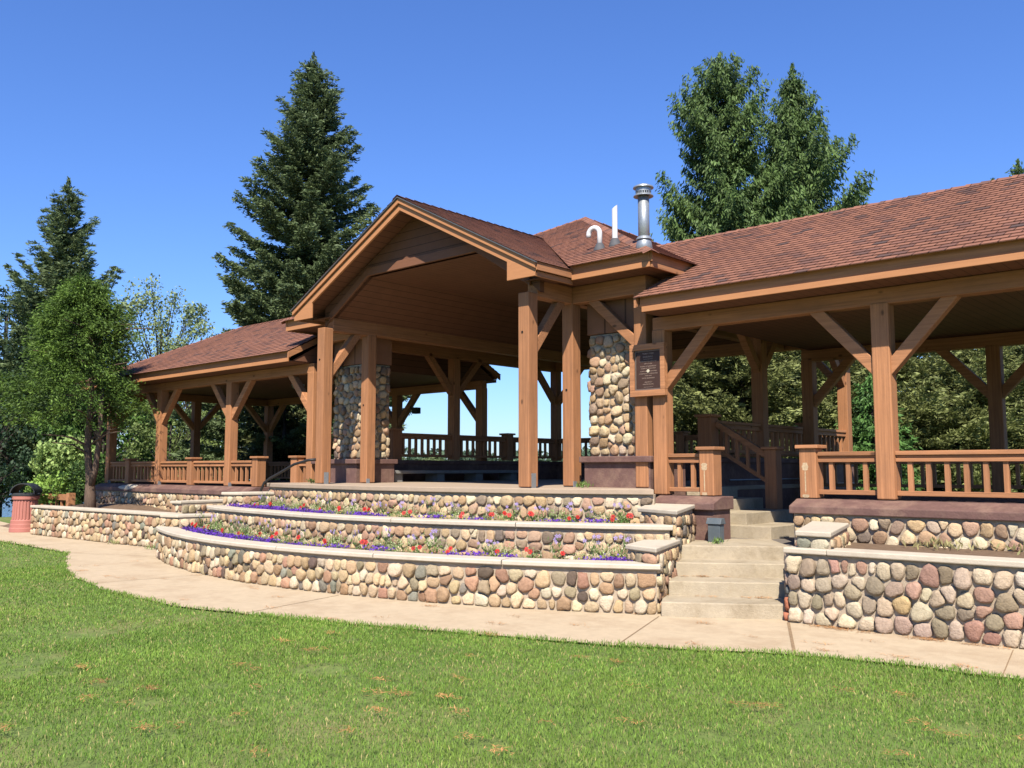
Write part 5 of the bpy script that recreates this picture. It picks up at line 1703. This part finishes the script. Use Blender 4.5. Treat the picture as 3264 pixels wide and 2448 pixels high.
# ------------------------------------------------------------------ flowers
def plant_mesh(kind, seed):
    rng = np.random.default_rng(seed)
    leaves, blooms = [], []
    def q(P, D, N, l, w, c, j=.15): return leaf_quads(np.array(P), np.array(D), np.array(N), l, w, np.array(c), j, rng)
    if kind == 'lobelia':
        m = 110
        P = rng.normal(0, 1, (m, 3)) * np.array([.075, .055, .02]) + np.array([0, 0, .035])
        leaves.append(q(P, rng.normal(0, 1, (m, 3)), rng.normal(0, 1, (m, 3)), .03, .012, np.tile((.07, .15, .035), (m, 1))))
        m = 75
        P = rng.normal(0, 1, (m, 3)) * np.array([.08, .06, .014]) + np.array([0, 0, .075])
        blooms.append(q(P, rng.normal(0, 1, (m, 3)), rng.normal(0, .6, (m, 3)) + np.array([.2, -.6, .8]), .024, .022, np.tile((.16, .045, .48), (m, 1)), .35))
    if kind == 'alyssum':
        m = 120
        P = rng.normal(0, 1, (m, 3)) * np.array([.07, .07, .05]) + np.array([0, 0, .09])
        leaves.append(q(P, rng.normal(0, 1, (m, 3)) + np.array([0, 0, 1.5]), rng.normal(0, 1, (m, 3)), .04, .011, np.tile((.32, .44, .13), (m, 1))))
        m = 75
        P = rng.normal(0, 1, (m, 3)) * np.array([.075, .07, .035]) + np.array([0, 0, .135])
        blooms.append(q(P, rng.normal(0, 1, (m, 3)), rng.normal(0, .6, (m, 3)) + np.array([.2, -.5, .8]), .015, .014, np.tile((.70, .74, .42), (m, 1))))
    if kind == 'phlox':
        m = 60
        P = rng.normal(0, 1, (m, 3)) * np.array([.04, .04, .07]) + np.array([0, 0, .10])
        leaves.append(q(P, rng.normal(0, .5, (m, 3)) + np.array([0, 0, 1.5]), rng.normal(0, 1, (m, 3)), .06, .010, np.tile((.15, .26, .07), (m, 1))))
        for k in range(4):
            c = np.array([rng.normal(0, .06), rng.normal(0, .04), rng.uniform(.20, .30)])
            a = np.arange(5) * 1.2566 + rng.uniform(0, 1)
            D = np.stack([np.cos(a), .5 * np.cos(a) * 0, np.sin(a)], 1)
            blooms.append(q(c + D * .014, D, np.tile((.1, -1, .3), (5, 1)), .026, .015, np.tile((.50, .38, .72), (5, 1)), .1))
    if kind == 'petunia':
        m = 60
        P = rng.normal(0, 1, (m, 3)) * np.array([.05, .05, .035]) + np.array([0, 0, .06])
        leaves.append(q(P, rng.normal(0, 1, (m, 3)) + np.array([0, 0, .6]), rng.normal(0, 1, (m, 3)), .05, .022, np.tile((.12, .23, .05), (m, 1))))
        for k in range(rng.integers(2, 4)):
            c = np.array([rng.normal(0, .05), rng.normal(-.02, .03), rng.uniform(.12, .18)])
            nrm = np.array([.25 + rng.normal(0, .3), -1, .45]); nrm /= np.linalg.norm(nrm)
            u = np.cross(nrm, [0, 0, 1]); u /= np.linalg.norm(u); v = np.cross(u, nrm)
            a = np.arange(6) * 1.0472
            D = u * np.cos(a)[:, None] + v * np.sin(a)[:, None]
            blooms.append(q(c + D * .021 + nrm * .006, D, np.tile(nrm, (6, 1)), .044, .036, np.tile((.72, .045, .03), (6, 1)), .12))
            blooms.append(q(c + D * .005 + nrm * .008, D, np.tile(nrm, (6, 1)), .010, .008, np.tile((.25, .02, .05), (6, 1)), .1))
    return merge(leaves), merge(blooms)

PROTO = {}
def flower(kind, variant, x, y, z, rz, s, label, group):
    key = (kind, variant)
    nm = {'lobelia': 'lobelia_plant', 'alyssum': 'alyssum_plant', 'phlox': 'phlox_plant', 'petunia': 'petunia_plant'}[kind]
    if key not in PROTO:
        root = empty(nm, (0, 0, 0), label, 'flower', group)
        (v, f, c), (v2, f2, c2) = plant_mesh(kind, 100 + variant * 7 + len(kind))
        np_mesh('leaves', v, f, c, 'leafcol', root); np_mesh('blossoms', v2, f2, c2, 'petal', root)
        PROTO[key] = root
    else:
        src = PROTO[key]
        root = src.copy(); COL.objects.link(root)
        for ch in list(src.children):
            d = ch.copy(); COL.objects.link(d); d.parent = root
    root.location = (x, y, z); root.rotation_euler = (0, 0, rz); root.scale = (s, s, s)
    root['label'] = label; root['group'] = group; root['category'] = 'flower'
    return root

def bed(Rc, tw, Rin, twi, z, a0, a1, which, seed, red_angles):
    rnd = random.Random(seed)
    for i in range(58):
        a = radians(a0 + (a1 - a0) * (i + rnd.uniform(0, 1)) / 58)
        if rnd.random() < smooth(-14, 22, math.degrees(a)) * .62 + .16: continue
        R = Rvar(Rc, a, tw) - .40 - rnd.uniform(0, .10)
        flower('lobelia', i % 4, *arc_pt(a, R), z, a + rnd.uniform(-.4, .4), rnd.uniform(.95, 1.35), 'low purple lobelia clump along the front edge of the %s flower bed' % which, 'purple lobelia in the %s flower bed' % which)
    for i in range(30):
        a = radians(a0 + (a1 - a0) * (i + rnd.uniform(0, 1)) / 30)
        R = Rvar(Rc, a, tw) - rnd.uniform(.55, .95)
        flower('alyssum', i % 4, *arc_pt(a, R), z, rnd.uniform(0, 6), rnd.uniform(.7, 1.25), 'cream-white alyssum tuft in the middle of the %s flower bed' % which, 'white alyssum in the %s flower bed' % which)
    for i in range(20):
        a = radians(a0 + (a1 - a0) * (i + rnd.uniform(0, 1)) / 20)
        R = Rvar(Rc, a, tw) - rnd.uniform(.65, .98)
        flower('phlox', i % 3, *arc_pt(a, R), z, a + rnd.uniform(-.5, .5), rnd.uniform(.85, 1.3), 'tall pale lilac flower at the back of the %s flower bed' % which, 'lilac flowers in the %s flower bed' % which)
    ords = ['first', 'second', 'third', 'fourth', 'fifth', 'sixth', 'seventh', 'eighth', 'ninth', 'tenth', 'eleventh', 'twelfth', 'thirteenth', 'fourteenth', 'fifteenth', 'sixteenth', 'seventeenth', 'eighteenth']
    for i, ad in enumerate(red_angles):
        a = radians(ad)
        R = Rvar(Rc, a, tw) - .50 - rnd.uniform(0, .16)
        flower('petunia', i % 5, *arc_pt(a, R), z, a + rnd.uniform(-.3, .3), rnd.uniform(.72, 1.05), '%s red petunia from the left in the %s flower bed' % (ords[i], which), 'red petunias in the %s flower bed' % which)
bed(12.0, 0, 10.75, .33, .475, -21.8, 28.2, 'lower', 1, [-20.6, -19.4, -17.8, -16.2, -14.2, -11.2, -7.6, -4.2, -1.8, 1.2, 5.0, 9.0, 13.4, 15.8, 19.0, 21.6, 23.6])
bed(10.75, .33, 9.6, .32, .845, -23.2, 27.8, 'upper', 2, [-22, -17.4, -14.8, -9.5, -5.8, -1.4, 2.2, 7.2, 12.6, 15.0, 17.2, 19.0, 22.4, 25.4, 26.6])
# grass tufts in the right planter, sprigs at slab and steps
def tuft(x, y, z, label, nm='weed_plant', s=1.0, c=(.22, .34, .09), seed=1, wide=.05):
    rng = np.random.default_rng(seed)
    root = empty(nm, (x, y, z), label, 'plant')
    m = 60
    P = rng.normal(0, 1, (m, 3)) * np.array([wide, wide, .02]) * s + np.array([x, y, z + .045 * s])
    D = rng.normal(0, .6, (m, 3)) + np.array([0, 0, 1.3])
    V, F, C = leaf_quads(P, D, rng.normal(0, 1, (m, 3)), .07 * s, .018 * s, np.tile(c, (m, 1)), .3, rng)
    np_mesh('leaves', V, F, C, 'leafcol', root)
tuft(-8.45, 10.95, ZS, 'small green weed on the slab beside the brown parapet', s=1.1, seed=3)
tuft(-5.98, 10.62, .66, 'bright green weed at the foot of the grey utility box', s=.9, seed=4)
tuft(-3.2, 10.72, .745, 'dry grass tuft in the right planter near the pier', c=(.45, .40, .18), s=1.4, seed=5, wide=.12)
tuft(-2.4, 10.8, .745, 'dry grass tuft in the right planter by the picture edge', c=(.40, .38, .16), s=1.3, seed=6, wide=.12)
tuft(-19.5, 8.85, 0, 'thin weed growing from the path at the foot of the long low wall', c=(.35, .36, .15), s=1.2, seed=7, wide=.10)
tuft(-17.7, 8.8, 0, 'weed at the joint between the long low wall and the curved wall', c=(.25, .33, .12), s=1.2, seed=8, wide=.08)
tuft(-14.6, 10.35, ZS, 'small weed on the slab behind the left gable post', s=1, seed=9)
